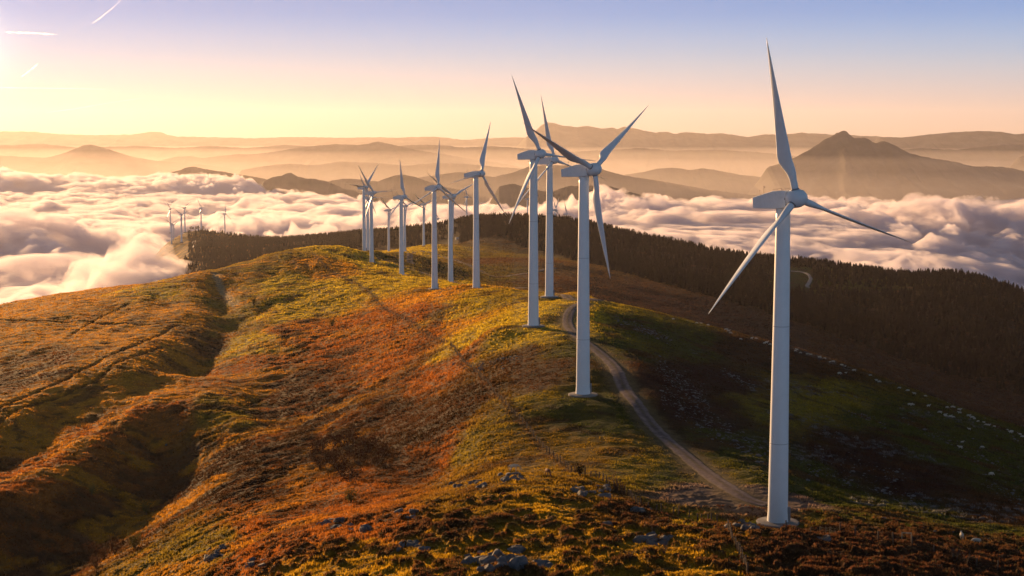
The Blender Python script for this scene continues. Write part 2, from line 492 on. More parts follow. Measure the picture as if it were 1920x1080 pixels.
# broad relief, long slanting terraces on the left slope, tussocks near by
lnfade = lambda wl: 1 - smooth(wl * 150, wl * 420, YY)
wx_ = XX + 6 * perlin(XX / 40, YY / 40, 30); wy_ = YY + 10 * perlin(XX / 40, YY / 40, 31)
left = 1 - smooth(-0.16, -0.05, SS + 0.03 * perlin(XX / 60, YY / 90, 2) - 0.00012 * (YY - 400))
calm = 1 - roadmask
Z = Z + calm * (1.4 * fbm(XX, YY, 90, 3, 3) * smooth(150, 400, YY) * (1 - 0.5 * smooth(1200, 2000, YY)))
far = smooth(1300, 2300, YY)
Z = Z + far * (7 * fbm(XX, YY, 260, 4, 8))
# terraces run down and to the left, toward the viewer
tx = wx_ * 0.93 + wy_ * 0.20
ty = -wx_ * 0.20 + wy_ * 0.93
terr = fbm(tx, ty * 0.16, 17, 3, 12)
Z = Z + left * calm * 1.7 * terr * smooth(240, 380, YY) * (1 - smooth(1000, 1400, YY))
knoll = (1 - smooth(188, 232, YY + 10 * perlin(XX / 20, YY / 20, 44))) 
ridge_t = np.clip(smooth(280, 240, YY) if False else 1 - smooth(230, 300, YY), 0, 1)
amp = 0.42 + 1.0 * left * (1 - 0.6 * smooth(400, 480, YY) * (1 - smooth(-0.19, -0.15, SS))) + 0.75 * knoll
rightside = smooth(0.10, 0.17, SS)
amp = amp + 0.25 * rightside
# across-view stretched tussocks: abs-noise gives rounded clumps with sharp hollows
for wl, a, sd in ((9.0, 0.60, 20), (4.3, 0.50, 21), (2.1, 0.36, 22), (1.05, 0.20, 23)):
    n = 1 - 1.9 * np.abs(perlin(wx_ / (wl * 1.15) + 3.1, wy_ / wl, sd))
    n2 = perlin(wx_ / wl, wy_ / (wl * 0.9), sd + 40)
    Z = Z + (a * 0.5 * (n * 0.5 + n2)) * amp * calm * lnfade(wl)
# heather clumps on the knoll
hc = perlin(XX / 2.6, YY / 2.2, 71) + 0.5 * perlin(XX / 1.3, YY / 1.2, 72) + 0.45 * perlin(XX / 14, YY / 11, 73)
heath = smooth(0.30, 0.58, hc + 0.35 * smooth(0.10, 0.17, SS)) * knoll
Z = Z + 0.75 * heath * calm
# the hill falls away under the cloud at the far left
Z = Z - 35 * (1 - smooth(-0.265, -0.205, SS)) * smooth(1350, 1900, YY) * (1 - smooth(2550, 2850, YY) * smooth(-0.26, -0.23, SS))

def zat(x, y):
    return float(bil(Z, np.array([x / y]), np.array([math.log(y)]))[0])

def gpt(u, v, **k):
    x, y, z = march(Z, u, v, **k)
    return x, y, z

# ------------------------------------------------------------------ ground cover (plant and soil colours with sun and shade worked in)
GRASS = (0.325, 0.232, 0.017); GREEN = (0.045, 0.050, 0.010); RUST = (0.215, 0.072, 0.014); BROWN = (0.055, 0.026, 0.012)  # grass raised to look sunlit, green and brown lowered as painted shade
OLIVE = (0.160, 0.115, 0.014); DARK = (0.022, 0.015, 0.008); MAROON = (0.030, 0.013, 0.010); WOODF = (0.015, 0.012, 0.009); GOLD = (0.36, 0.165, 0.014)  # dark and maroon also lowered to paint in shade on unlit ground
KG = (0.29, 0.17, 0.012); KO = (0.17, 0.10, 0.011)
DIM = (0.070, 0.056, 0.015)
SHADED_SCRUB = (0.028, 0.015, 0.008)  # dark scrub, also spread to paint the shadow over the left slope and hollow
COV = [
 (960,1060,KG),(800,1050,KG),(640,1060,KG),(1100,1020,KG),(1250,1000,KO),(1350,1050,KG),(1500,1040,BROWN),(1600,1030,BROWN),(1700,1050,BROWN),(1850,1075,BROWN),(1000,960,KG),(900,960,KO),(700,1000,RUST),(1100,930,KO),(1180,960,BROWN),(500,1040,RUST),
 (950,860,KO),(1000,830,KO),(1100,850,KO),(1200,880,OLIVE),(1250,930,OLIVE),(1350,970,GRASS),
 (1150,780,GREEN),(1250,900,GREEN),(1050,780,GREEN),(1000,760,OLIVE),(1020,700,BROWN),(980,670,BROWN),(1100,660,GREEN),(1080,600,GRASS),
 (1000,640,GRASS),(900,620,GRASS),(900,570,GRASS),(800,560,GOLD),(1020,580,GRASS),(760,530,GRASS),(700,500,GRASS),(640,470,GRASS),(850,590,GRASS),(940,560,OLIVE),(850,600,GOLD),
 (640,540,GRASS),(560,480,OLIVE),(480,500,OLIVE),(600,500,GOLD),(520,540,GRASS),
 (700,600,RUST),(760,600,RUST),(780,640,RUST),(820,700,RUST),(880,760,SHADED_SCRUB),(700,700,RUST),(620,660,RUST),(560,620,RUST),(480,640,GRASS),(540,590,GRASS),(450,690,RUST),(560,720,BROWN),(520,780,SHADED_SCRUB),(700,780,SHADED_SCRUB),(610,765,SHADED_SCRUB),(760,870,BROWN),(480,900,SHADED_SCRUB),(660,730,BROWN),(740,800,BROWN),(680,840,SHADED_SCRUB),(780,830,SHADED_SCRUB),(820,850,RUST),(700,900,RUST),(600,960,RUST),(500,980,RUST),(400,1020,OLIVE),(880,840,OLIVE),
 (620,820,SHADED_SCRUB),(540,850,SHADED_SCRUB),(450,850,SHADED_SCRUB),(350,900,SHADED_SCRUB),(250,980,SHADED_SCRUB),(100,1020,SHADED_SCRUB),(430,780,OLIVE),
 (300,770,RUST),(200,820,RUST),(60,900,RUST),(250,720,GOLD),(150,740,GOLD),(50,780,GOLD),(320,650,GOLD),(200,680,GOLD),(350,580,GOLD),(200,620,GOLD),(50,640,GOLD),(300,540,GRASS),(380,530,GOLD),(150,580,GOLD),(30,600,GOLD),(430,560,OLIVE),(425,590,OLIVE),(400,640,SHADED_SCRUB),(100,560,GOLD),(50,700,BROWN),(100,680,BROWN),
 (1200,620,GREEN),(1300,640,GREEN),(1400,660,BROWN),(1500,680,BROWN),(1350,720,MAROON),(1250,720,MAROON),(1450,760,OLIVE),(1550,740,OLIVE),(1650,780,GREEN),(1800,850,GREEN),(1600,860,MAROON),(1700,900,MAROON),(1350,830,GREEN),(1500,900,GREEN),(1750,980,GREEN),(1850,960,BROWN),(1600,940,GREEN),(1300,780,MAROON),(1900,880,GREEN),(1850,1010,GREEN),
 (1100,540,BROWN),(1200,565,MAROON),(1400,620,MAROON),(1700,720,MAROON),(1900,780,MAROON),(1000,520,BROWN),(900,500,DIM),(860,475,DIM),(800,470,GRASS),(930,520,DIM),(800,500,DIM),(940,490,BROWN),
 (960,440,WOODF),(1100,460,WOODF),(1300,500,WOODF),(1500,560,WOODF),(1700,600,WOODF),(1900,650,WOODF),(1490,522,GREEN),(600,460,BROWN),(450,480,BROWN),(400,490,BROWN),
]
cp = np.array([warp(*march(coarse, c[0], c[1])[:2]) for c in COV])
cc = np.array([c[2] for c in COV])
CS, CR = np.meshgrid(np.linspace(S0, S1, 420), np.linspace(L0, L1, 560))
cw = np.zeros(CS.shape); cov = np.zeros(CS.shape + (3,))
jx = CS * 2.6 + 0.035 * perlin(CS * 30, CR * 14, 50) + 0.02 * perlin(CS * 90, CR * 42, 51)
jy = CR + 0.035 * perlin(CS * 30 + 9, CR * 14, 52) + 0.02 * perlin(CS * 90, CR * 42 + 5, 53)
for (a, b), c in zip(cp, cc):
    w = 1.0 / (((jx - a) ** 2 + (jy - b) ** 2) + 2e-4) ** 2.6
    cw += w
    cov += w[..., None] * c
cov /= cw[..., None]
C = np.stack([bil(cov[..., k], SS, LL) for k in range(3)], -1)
def mixc(C, col, m):
    m = m[..., None]
    return C * (1 - m) + np.array(col) * m
pn = fbm(wx_, wy_, 16, 4, 80)
pn2 = fbm(wx_, wy_, 5, 3, 90)
bright = np.clip(C[..., 1] / 0.16, 0, 1)
flankm = left * (1 - 0.85 * smooth(-0.175, -0.14, SS) * smooth(560, 680, YY))
C = mixc(C, RUST, smooth(0.08, 0.30, pn) * flankm * 0.45)
C = mixc(C, GOLD, smooth(0.05, 0.30, -fbm(wx_, wy_, 24, 4, 84)) * flankm * 0.75)
C = mixc(C, BROWN, smooth(0.10, 0.34, -pn) * 0.75 * (YY < 2300))
C = mixc(C, DARK, smooth(0.12, 0.36, pn2) * 0.65 * (YY < 1000))
C = mixc(C, (0.070, 0.032, 0.016), heath * 0.9)
stony = smooth(0.18, 0.34, fbm(XX, YY * 0.8, 26, 3, 95)) * smooth(0.25, 0.45, perlin(XX / 1.7, YY / 1.4, 97) + 0.3 * perlin(XX / .7, YY / .7, 98)) * smooth(0.09, 0.14, SS) * (YY < 520) * (YY > 230)
C = mixc(C, (0.12, 0.12, 0.13), stony * 0.6)
Z = Z + stony * 0.25
# bracken left standing along the fences, narrow paths on the left slope
FENCES = [[(582,474),(610,500),(640,518),(690,548),(735,588),(790,618),(838,644)], [(845,648),(866,676),(905,712),(945,756),(985,800),(1022,845),(1055,872),(1072,885)]]
for fl in FENCES:
    fd, _ = seg_dist(XX, YY, smooth_line([march(coarse, *p)[:2] for p in fl], 4), 8)
    C = mixc(C, (0.085, 0.042, 0.020), (1 - smooth(0.5, 1.6 + YY * 0.0002, fd + 0.7 * perlin(XX / 1.5, YY / 1.5, 62))) * 0.6)
for fl, cl, wd in (([(-40,606),(60,603),(150,604),(220,607),(300,607),(385,603)], DARK, 1.5), ([(402,512),(410,525),(424,545),(440,562)], (0.34, 0.27, 0.17), 2.2),
                   ([(120,640),(180,600),(240,570)], DARK, 0.9), ([(-20,770),(60,735),(150,690),(250,650),(330,610)], BROWN, 1.2), ([(-20,800),(70,752),(180,705),(300,650)], BROWN, 1.0)):
    fd, _ = seg_dist(XX, YY, smooth_line([march(coarse, *p)[:2] for p in fl], 4), 12)
    k = 1 - smooth(wd * 0.4, wd * 1.5, fd + 0.5 * perlin(XX / 3, YY / 3, 63))
    C = mixc(C, cl, k * 0.8); Z = Z - 0.7 * k
# worn soil of the turning place beside the nearest turbine
worn = (1 - smooth(9, 13, padn)) * 0.9
C = mixc(C, (0.125, 0.085, 0.075), worn)
verge = (1 - smooth(2.0, 4.5, np.minimum(rd, td) + 0.8 * perlin(XX / 2, YY / 2, 61)))
C = mixc(C, (0.13, 0.095, 0.05), verge * 0.7)

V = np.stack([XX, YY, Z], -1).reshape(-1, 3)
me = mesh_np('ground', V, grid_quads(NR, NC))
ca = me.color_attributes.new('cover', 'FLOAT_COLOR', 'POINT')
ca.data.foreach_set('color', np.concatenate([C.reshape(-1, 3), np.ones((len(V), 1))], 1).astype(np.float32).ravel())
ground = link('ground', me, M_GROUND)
tag(ground, kind='structure', label='rolling moorland ridge of grass, bracken and heather')

# valley floor far below, reaching past the horizon
vf = bpy.data.meshes.new('valley_floor')
vf.from_pydata([(-60000, -4000, CZ - 620), (60000, -4000, CZ - 620), (60000, 90000, CZ - 620), (-60000, 90000, CZ - 620)], [], [(0, 1, 2, 3)])
tag(link('valley_floor', vf, simple_mat('valley_fields', (0.05, 0.055, 0.04), 0.95, var=0.4, scale=0.002), smooth=False), kind='structure')

# ------------------------------------------------------------------ roads
def ribbon(name, pts, w, mat, lift=0.05, wob=0.25):
    P = np.array(pts); T_ = np.gradient(P, axis=0); T_ /= np.linalg.norm(T_, axis=1)[:, None]
    Nn = np.stack([T_[:, 1], -T_[:, 0]], 1)
    # resample finely
    out = []; seg = np.linalg.norm(np.diff(P, axis=0), axis=1); s = np.concatenate([[0], np.cumsum(seg)])
    m = max(8, int(s[-1] / 1.2)); q = np.linspace(0, s[-1], m)
    X = np.interp(q, s, P[:, 0]); Yv = np.interp(q, s, P[:, 1]); NX = np.interp(q, s, Nn[:, 0]); NY = np.interp(q, s, Nn[:, 1])
    k = 9; vs = []
    for j in range(k):
        o = (j / (k - 1) - 0.5) * w
        if j in (0, k - 1): oo = o * (1 + wob * perlin(q / 3.0, q * 0 + j, 5))
        else: oo = o + 0 * q
        x = X + NX * oo; y = Yv + NY * oo
        z = bil(Z, x / y, np.log(y)) + (lift if 0 < j < k - 1 else -0.05)
        rut = -0.04 if j in (2, 6) else 0.03
        vs.append(np.stack([x, y, z + rut], 1))
    V = np.stack(vs, 1).reshape(-1, 3)
    me = mesh_np(name, V, grid_quads(m, k))
    if mat is M_GRAVEL:
        J = np.tile(np.arange(k), m); vx, vy = V[:, 0], V[:, 1]
        n1 = perlin(vx / 1.3, vy / 1.3, 64); n2 = perlin(vx / 5, vy / 5, 65)
        stone = np.array([0.14, 0.105, 0.105]); pale = np.array([0.19, 0.15, 0.145]); turf = np.array([0.11, 0.085, 0.03])
        w_r = np.isin(J, (1, 2, 6, 7)) * 0.8
        w_g = np.clip(np.where(J == 4, 0.55, np.where((J == 0) | (J == 8), 0.8, 0.0)) + 0.5 * n2, 0, 0.9) * (np.isin(J, (0, 3, 4, 5, 8)))
        col = stone * (1 + 0.35 * n1[:, None]); col = col * (1 - w_r[:, None]) + pale * (1 + 0.3 * n1[:, None]) * w_r[:, None]
        col = col * (1 - w_g[:, None]) + turf * w_g[:, None]
        at_ = me.color_attributes.new('cover', 'FLOAT_COLOR', 'POINT')
        at_.data.foreach_set('color', np.concatenate([col, np.ones((len(V), 1))], 1).astype(np.float32).ravel())
        mat = M_ROAD
    return link(name, me, mat)
tag(ribbon('gravel_road', road_pts, 3.1, M_GRAVEL, 0.10), kind='structure')
tag(ribbon('gravel_track', track_pts, 4.0, M_GRAVEL, 0.14), kind='structure')
FT = [(1040,503),(1010,508),(965,516),(930,519),(905,510),(880,498),(850,487),(820,478),(795,472),(775,476),(768,486),(772,492)]
tag(ribbon('hill_track', smooth_line([gpt(*p, ymin=900)[:2] for p in FT]), 5.0, M_GRAVEL, 0.3), kind='structure')
FR = [(1482,509),(1500,510),(1514,514),(1520,522),(1517,530),(1513,537),(1520,541),(1530,543)]
tag(ribbon('forest_road', smooth_line([gpt(*p, ymin=900)[:2] for p in FR]), 4.0, simple_mat('pale_gravel', (0.27, 0.24, 0.23), 0.95, var=0.3, scale=0.3), 0.8), kind='structure')

# ------------------------------------------------------------------ mountains
M_MTN = simple_mat('mountain_rock', (0.10, 0.085, 0.075), 0.95, 0, 0.1, var=0.45, scale=0.004)
def mountain(name, D, prof, depth, seed, rough=14.0, base=-600, label=None):
    """ridge whose skyline follows a surveyed profile (photo px at distance D), with spurs on both sides"""
    prof = sorted(prof)
    u = np.array([p[0] for p in prof], float); v = np.array([p[1] for p in prof], float)
    X = (u - 960) / F_PX * D * 1.0; H = np.array([pt(a, b, D)[2] - CZ for a, b in prof])
    nx = 420; ny = 90
    xs = np.linspace(X[0], X[-1], nx)
    # spline-like smoothing of the crest
    h = np.interp(xs, X, H)
    kern = np.hanning(7); kern /= kern.sum()
    h = np.convolve(np.pad(h, 3, mode='edge'), kern, 'valid')
    h = h + rough * 0.22 * perlin(xs / (D * 0.005), xs * 0 + seed, seed) + rough * 0.14 * perlin(xs / (D * 0.0013), xs * 0 + seed, seed + 3)
    t = np.linspace(-1, 1, ny)
    XX_, TT = np.meshgrid(xs, t)
    wob = 0.18 * perlin(XX_ / (depth * 0.9), TT * 0 + seed * 3.3, seed + 1)
    Yg = D + TT * depth
    fall = np.abs(TT) ** 0.85
    hh = np.interp(XX_.ravel() , xs, h).reshape(XX_.shape)
    Zg = base + (hh - base) * (1 - fall)
    # spurs and gullies: stronger down the flanks
    sp = 1 - 2 * np.abs(perlin(XX_ / (depth * 0.35) + 0.6 * perlin(XX_ / depth, Yg / depth, seed), Yg / (depth * 1.3), seed + 5))
    sp2 = 1 - 2 * np.abs(perlin(XX_ / (depth * 0.13), Yg / (depth * 0.4), seed + 6))
    amp_ = (hh - base) * np.clip(np.abs(TT) * 2.2, 0, 1)
    Zg = Zg + amp_ * (0.12 * sp + 0.06 * sp2 - 0.06)
    edge = np.minimum(1, np.minimum(XX_ - xs[0], xs[-1] - XX_) / (0.02 * D))
    Zg = base + (Zg - base) * np.clip(edge, 0, 1) ** 0.5
    # perspective: things behind the crest must not rise above it
    zmax = hh * (Yg / D)
    Zg = np.where(TT > 0, np.minimum(Zg, zmax - 2 - 6 * TT), Zg)
    V = np.stack([XX_, Yg, Zg + CZ], -1).reshape(-1, 3)
    o = link(name, mesh_np(name, V, grid_quads(ny, nx)), M_MTN)
    tag(o, kind='structure', label=label)
    return o

mountain('distant_range', 30000, [(-400,250),(-200,240),(-100,246),(0,245),(60,245),(115,250),(170,252),(250,251),(270,248),(285,246),(293,244.5),(310,247),(316,252),(330,254),(400,256),(480,258),(525,256),(570,255.7),(655,257),(710,256),(745,257),(780,255.5),(815,255),(830,256),(870,261.5),(902,258.7),(955,256),(1000,257),(1100,262),(1250,270)], 3500, 1, 40, label='faint long range on the left horizon')
mountain('distant_mountain', 25000, [(930,275),(985,256),(1000,247.5),(1012,234),(1025,227),(1040,229),(1055,234),(1085,236),(1102,234),(1130,239.5),(1147,237),(1157,240.5),(1170,235),(1190,239.5),(1225,247),(1247,245),(1267,249.5),(1282,246),(1300,247),(1320,249.5),(1352,248),(1400,255.5),(1430,250.5),(1470,250),(1500,247),(1550,250),(1640,254),(1700,258),(1800,270)], 3000, 2, 40, label='pale jagged mountain behind the middle turbines')
mountain('distant_ridge', 21000, [(1590,275),(1625,257),(1660,255),(1690,256),(1740,250),(1780,246),(1830,243.5),(1870,245),(1900,250),(1925,247),(2000,241),(2100,240),(2300,255)], 2800, 3, 20, label='broad rounded ridge at the right end of the horizon')
mountain('hazy_hills', 15000, [(-500,300),(-300,285),(-100,292),(0,290),(60,293),(90,294),(115,288),(140,279),(160,270),(172,268),(195,274),(215,281),(250,292),(290,299),(340,303),(420,312),(500,330)], 2000, 4, 16, label='hazy pointed hill above the clouds on the left')
mountain('broad_hill', 16000, [(240,320),(290,305),(300,300),(330,293),(360,291),(380,295),(440,288),(480,287),(525,281),(567,274),(630,268),(670,269.5),(692,267.5),(700,264.5),(709,263),(718,265),(750,272),(780,279),(842,289),(905,300),(955,307),(1050,330)], 2000, 5, 16, label='broad hill with a small knob behind the far turbines')
mountain('rocky_peak', 11000, [(1380,345),(1415,329),(1421,325),(1440,311),(1465,302),(1490,292),(1522,273.5),(1550,254.6),(1560,250),(1566,246),(1572,244),(1577,241),(1583,243),(1588,248),(1597,256),(1608,255),(1615,254.5),(1622,256),(1630,262),(1638,265.6),(1645,263),(1657,262.5),(1673,269),(1701,284.5),(1742,294),(1783,300),(1821,310),(1868,310),(1900,314),(1925,321),(2000,330),(2200,350)], 1500, 6, 22, label='rocky pointed mountain beyond the nearest turbine')
mountain('right_hill', 14000, [(1850,330),(1880,305),(1900,296),(1925,286),(1980,275),(2050,275),(2200,290)], 1500, 7, 14)
mountain('middle_hills', 12000, [(1100,345),(1172,326),(1210,320),(1230,315),(1260,312),(1295,317),(1315,314),(1335,316),(1385,326),(1417,329),(1480,345),(1560,360)], 1500, 8, 12)
mountain('central_hill', 9800, [(700,350),(760,338),(792,330),(830,324),(855,320.5),(870,320),(892,323),(925,330),(945,325),(960,322),(975,316),(990,310),(1010,307),(1047,307),(1090,309),(1122,312),(1135,317),(1172,327),(1235,337),(1335,355),(1410,364),(1500,375)], 1300, 9, 12)
mountain('low_hills', 8600, [(560,350),(592,342),(615,337.5),(642,333),(660,332),(692,336),(710,337.5),(725,331),(742,326),(757,325),(775,328),(800,337),(830,347),(880,358),(930,366)], 800, 10, 10)
mountain('small_peak', 7800, [(440,355),(490,340),(512,329),(530,326),(538,321.5),(546,320.5),(560,328),(575,331),(592,332.5),(615,337.5),(642,350),(700,365),(760,380)], 800, 11, 10, label='small pointed peak rising out of the cloud bank')
mountain('cloudy_hill', 8800, [(220,345),(300,324),(320,321),(340,316),(352,311),(365,309),(385,314),(430,321),(490,331),(540,345),(600,360)], 900, 12, 10, label='dark hill half wrapped in cloud on the left')
mountain('near_hill', 7200, [(880,365),(930,348),(960,341),(1000,352),(1035,357),(1055,349),(1070,345),(1110,345),(1147,347),(1172,355),(1210,365),(1227,372),(1300,385)], 700, 13, 9)

mountain('hazy_ridge', 18500, [(680,300),(745,272),(775,270),(800,269.5),(835,271),(870,275),(920,272),(980,276),(1060,284),(1130,280),(1200,276),(1260,281),(1340,279),(1420,284),(1500,292),(1600,300)], 1800, 21, 26)
mountain('hazy_ridge', 12800, [(400,330),(450,318),(500,309),(540,305),(590,308),(640,301),(700,303),(760,309),(820,303),(880,306),(940,312),(1000,316),(1060,322),(1150,335)], 1400, 22, 18)
mountain('hazy_ridge', 20500, [(-400,262),(-200,268),(-60,266),(20,271),(80,268),(150,275),(260,272),(330,276),(400,272),(460,276),(540,270),(620,275),(700,282),(760,292)], 1800, 23, 26)
mountain('hazy_ridge', 17000, [(1480,300),(1560,290),(1650,284),(1720,276),(1790,279),(1850,272),(1920,268),(2000,272),(2200,280)], 1700, 24, 24)
# ------------------------------------------------------------------ sea of clouds
def cloud_body(name, s0, s1, y0, y1, nc, nr, ztop, zbot, mat, label, seed, bumps):
    s = np.linspace(s0, s1, nc); l = np.linspace(math.log(y0), math.log(y1), nr)
    S_, L_ = np.meshgrid(s, l); Y_ = np.exp(L_); X_ = S_ * Y_
    z = ztop(X_, Y_, S_)
    wx = X_ + 120 * perlin(X_ / 700, Y_ / 900, seed + 50); wy = Y_ + 200 * perlin(X_ / 800, Y_ / 1100, seed + 51)
    puff = smooth(-0.25, 0.35, fbm(X_, Y_, 1300, 3, seed + 70))
    for wl, a, k in bumps:
        n = np.abs(perlin(wx / wl, wy / (wl * 1.5), seed + k)); m = perlin(wx / wl + 31, wy / (wl * 1.5), seed + k + 20)
        z = z + a * (0.5 + 1.0 * puff) * (n * 1.7 - 0.4 + m * 0.5)
        wx = wx + wl * 0.4 * perlin(X_ / wl * 0.9, Y_ / wl * 0.7, seed + k + 9)
        wy = wy + wl * 0.4 * perlin(X_ / wl * 0.9 + 7, Y_ / wl * 0.7, seed + k + 19)
    e = np.minimum(np.minimum(S_ - s0, s1 - S_) / (0.03), (L_ - l[0]) / 0.08); e = np.minimum(e, (l[-1] - L_) / 0.10)
    e = smooth(0, 1, np.clip(e, 0, 1))
    zb = np.full_like(z, zbot)
    z = zb + 4 + (np.maximum(z, zb + 10) - zb) * e
    n = nc * nr
    V = np.concatenate([np.stack([X_, Y_, z + CZ], -1).reshape(-1, 3), np.stack([X_, Y_, zb + CZ], -1).reshape(-1, 3)])
    top = grid_quads(nr, nc); bot = top[:, ::-1] + n
    a = np.arange(n).reshape(nr, nc)
    sides = []
    for r in (a[0, :], a[-1, ::-1], a[::-1, 0], a[:, -1]):
        sides.append(np.stack([r[1:], r[:-1], r[:-1] + n, r[1:] + n], 1))
    q = np.concatenate([top, bot] + sides)
    o = link(name, mesh_np(name, V, q), mat)
    return tag(o, label, 'clouds', kind='stuff')

def sea_top(X, Y, S):
    z = -252 + 0 * X
    z = z + 20 * fbm(X, Y, 2600, 3, 60)
    # long bank of cloud piled against the far hills on the left
    bank = np.exp(-((Y - 8300) / 1500) ** 2) * smooth(-0.12, -0.17, S) if False else np.exp(-((Y - 8300) / 1300) ** 2) * (1 - smooth(-0.20, -0.10, S)) 
    z = z + 70 * bank * (0.75 + 0.6 * fbm(X, Y, 900, 3, 61))
    # bank on the right behind the forested hill
    z = z + 30 * np.exp(-((Y - 5200) / 1200) ** 2) * smooth(0.02, 0.08, S)
    yend = np.interp(S, [-0.34, -0.22, -0.15, -0.05, 0.05, 0.35], [8600, 8400, 6600, 5600, 5200, 5000]) + 350 * perlin(S * 30, S * 0, 77)
    z = z - 150 * smooth(0, 1500, Y - yend)
    z = z + 96 * np.exp(-((Y - 1950) / 500) ** 2 - ((S + 0.254) / 0.05) ** 2)
    # thinner and lower toward the lower right
    z = z - 110 * smooth(0.24, 0.40, S) * (1 - smooth(2600, 4600, Y))
    return z
M_CLOUD = volume_mat('cloud_vapour', (0.90, 0.85, 0.915), 0.06, 0.35)
_t = M_CLOUD.node_tree; _v = [n for n in _t.nodes if n.type == 'PRINCIPLED_VOLUME'][0]
_tc = _t.nodes.new('ShaderNodeTexCoord'); _mp = _t.nodes.new('ShaderNodeMapping'); _mp.inputs['Scale'].default_value = (1 / 95, 1 / 130, 1 / 60)
_n = _t.nodes.new('ShaderNodeTexNoise'); _n.inputs['Scale'].default_value = 1.0; _n.inputs['Detail'].default_value = 5; _n.inputs['Roughness'].default_value = 0.62
_r = _t.nodes.new('ShaderNodeMapRange'); _r.inputs['From Min'].default_value = 0.44; _r.inputs['From Max'].default_value = 0.56; _r.inputs['To Min'].default_value = 0.0; _r.inputs['To Max'].default_value = 0.032
_t.links.new(_tc.outputs['Object'], _mp.inputs[0]); _t.links.new(_mp.outputs[0], _n.inputs['Vector']); _t.links.new(_n.outputs['Fac'], _r.inputs['Value']); _t.links.new(_r.outputs[0], _v.inputs['Density'])
scene.cycles.volume_step_rate = 1.0
M_CLOUD.cycles.volume_step_rate = 0.035
scene.cycles.volume_max_steps = 512
cloud_body('cloud_sea', -0.55, 0.55, 1250, 10500, 1300, 1000, sea_top, -420, M_CLOUD,
           'sea of low cloud filling the valleys around the ridge', 3,
           ((1100, 18, 1), (520, 18, 2), (250, 22, 3), (125, 18, 4), (62, 10, 5), (31, 5, 6)))

def tongue(X, Y, S):
    return -171 - 14 * np.abs((S + 0.208) / 0.02) - 0.018 * (Y - 2500) + 3 * perlin(X / 60, Y / 60, 9)
cloud_body('fog_tongue', -0.236, -0.190, 2380, 2900, 120, 80, tongue, -230, M_CLOUD,
           'white tongue of fog lying between the left knoll and the wooded slope', 5, ((120, 4, 1), (50, 2, 2)))

# ------------------------------------------------------------------ haze
def box(name, x0, x1, y0, y1, z0, z1, mat):
    v = [(x, y, z) for z in (z0, z1) for y in (y0, y1) for x in (x0, x1)]
    f = [(0, 2, 3, 1), (4, 5, 7, 6), (0, 1, 5, 4), (2, 6, 7, 3), (0, 4, 6, 2), (1, 3, 7, 5)]
    me = bpy.data.meshes.new(name); me.from_pydata(v, [], f)
    return link(name, me, mat, smooth=False)
tag(box('haze', -22000, 22000, -300, 36000, CZ - 621, CZ + 700, volume_mat('haze_air', (0.98, 0.90, 0.93), 1.35e-5, 0.5)),
    'warm haze between the ridge and the far mountains', 'haze', kind='stuff')
tag(box('valley_mist', -21000, 21000, 7000, 34000, CZ - 619, CZ - 225, volume_mat('mist_air', (1.0, 0.90, 0.88), 4.5e-5, 0.4)),
    'flat layer of mist lying in the far valleys', 'mist', kind='stuff')
tag(box('thin_mist', -20800, 20800, 7400, 33800, CZ - 618, CZ - 110, volume_mat('thin_mist_air', (1.0, 0.90, 0.88), 3.2e-5, 0.4)),
    'thin upper layer of mist between the far hills', 'mist', kind='stuff')

# ------------------------------------------------------------------ wind turbines
HUB_H, BL = 45.6, 22.1
TILT = R(5)
def lathe(prof, n=40, cap=True):
    """profile [(r, z)] turned about Z"""
    bm = bmesh.new(); rings = []
    for r, z in prof:
        rings.append([bm.verts.new((r * math.cos(2 * math.pi * k / n), r * math.sin(2 * math.pi * k / n), z)) for k in range(n)])
    for a, b in zip(rings[:-1], rings[1:]):
        for k in range(n):
            bm.faces.new((a[k], a[(k + 1) % n], b[(k + 1) % n], b[k]))
    if cap:
        bm.faces.new(rings[0][::-1]); bm.faces.new(rings[-1])
    return bm
def bm_mesh(bm, name):
    me = bpy.data.meshes.new(name); bmesh.ops.recalc_face_normals(bm, faces=bm.faces); bm.to_mesh(me); bm.free(); return me
def loft(rings, cap=True):
    bm = bmesh.new(); R_ = [[bm.verts.new(p) for p in r] for r in rings]; n = len(R_[0])
    for a, b in zip(R_[:-1], R_[1:]):
        for k in range(n): bm.faces.new((a[k], a[(k + 1) % n], b[(k + 1) % n], b[k]))
    if cap: bm.faces.new(R_[0][::-1]); bm.faces.new(R_[-1])
    return bm
def add_box(bm, c, s, rot=None):
    m = Matrix.Translation(c) @ (rot or Matrix.Identity(4)) @ Matrix.Diagonal((*s, 1))
    bmesh.ops.create_cube(bm, size=1.0, matrix=m)
def add_cyl(bm, p0, p1, r0, r1=None, n=8):
    p0 = Vector(p0); p1 = Vector(p1); d = p1 - p0
    m = Matrix.Translation((p0 + p1) / 2) @ d.to_track_quat('Z', 'Y').to_matrix().to_4x4()
    bmesh.ops.create_cone(bm, cap_ends=True, segments=n, radius1=r0, radius2=r0 if r1 is None else r1, depth=d.length, matrix=m)

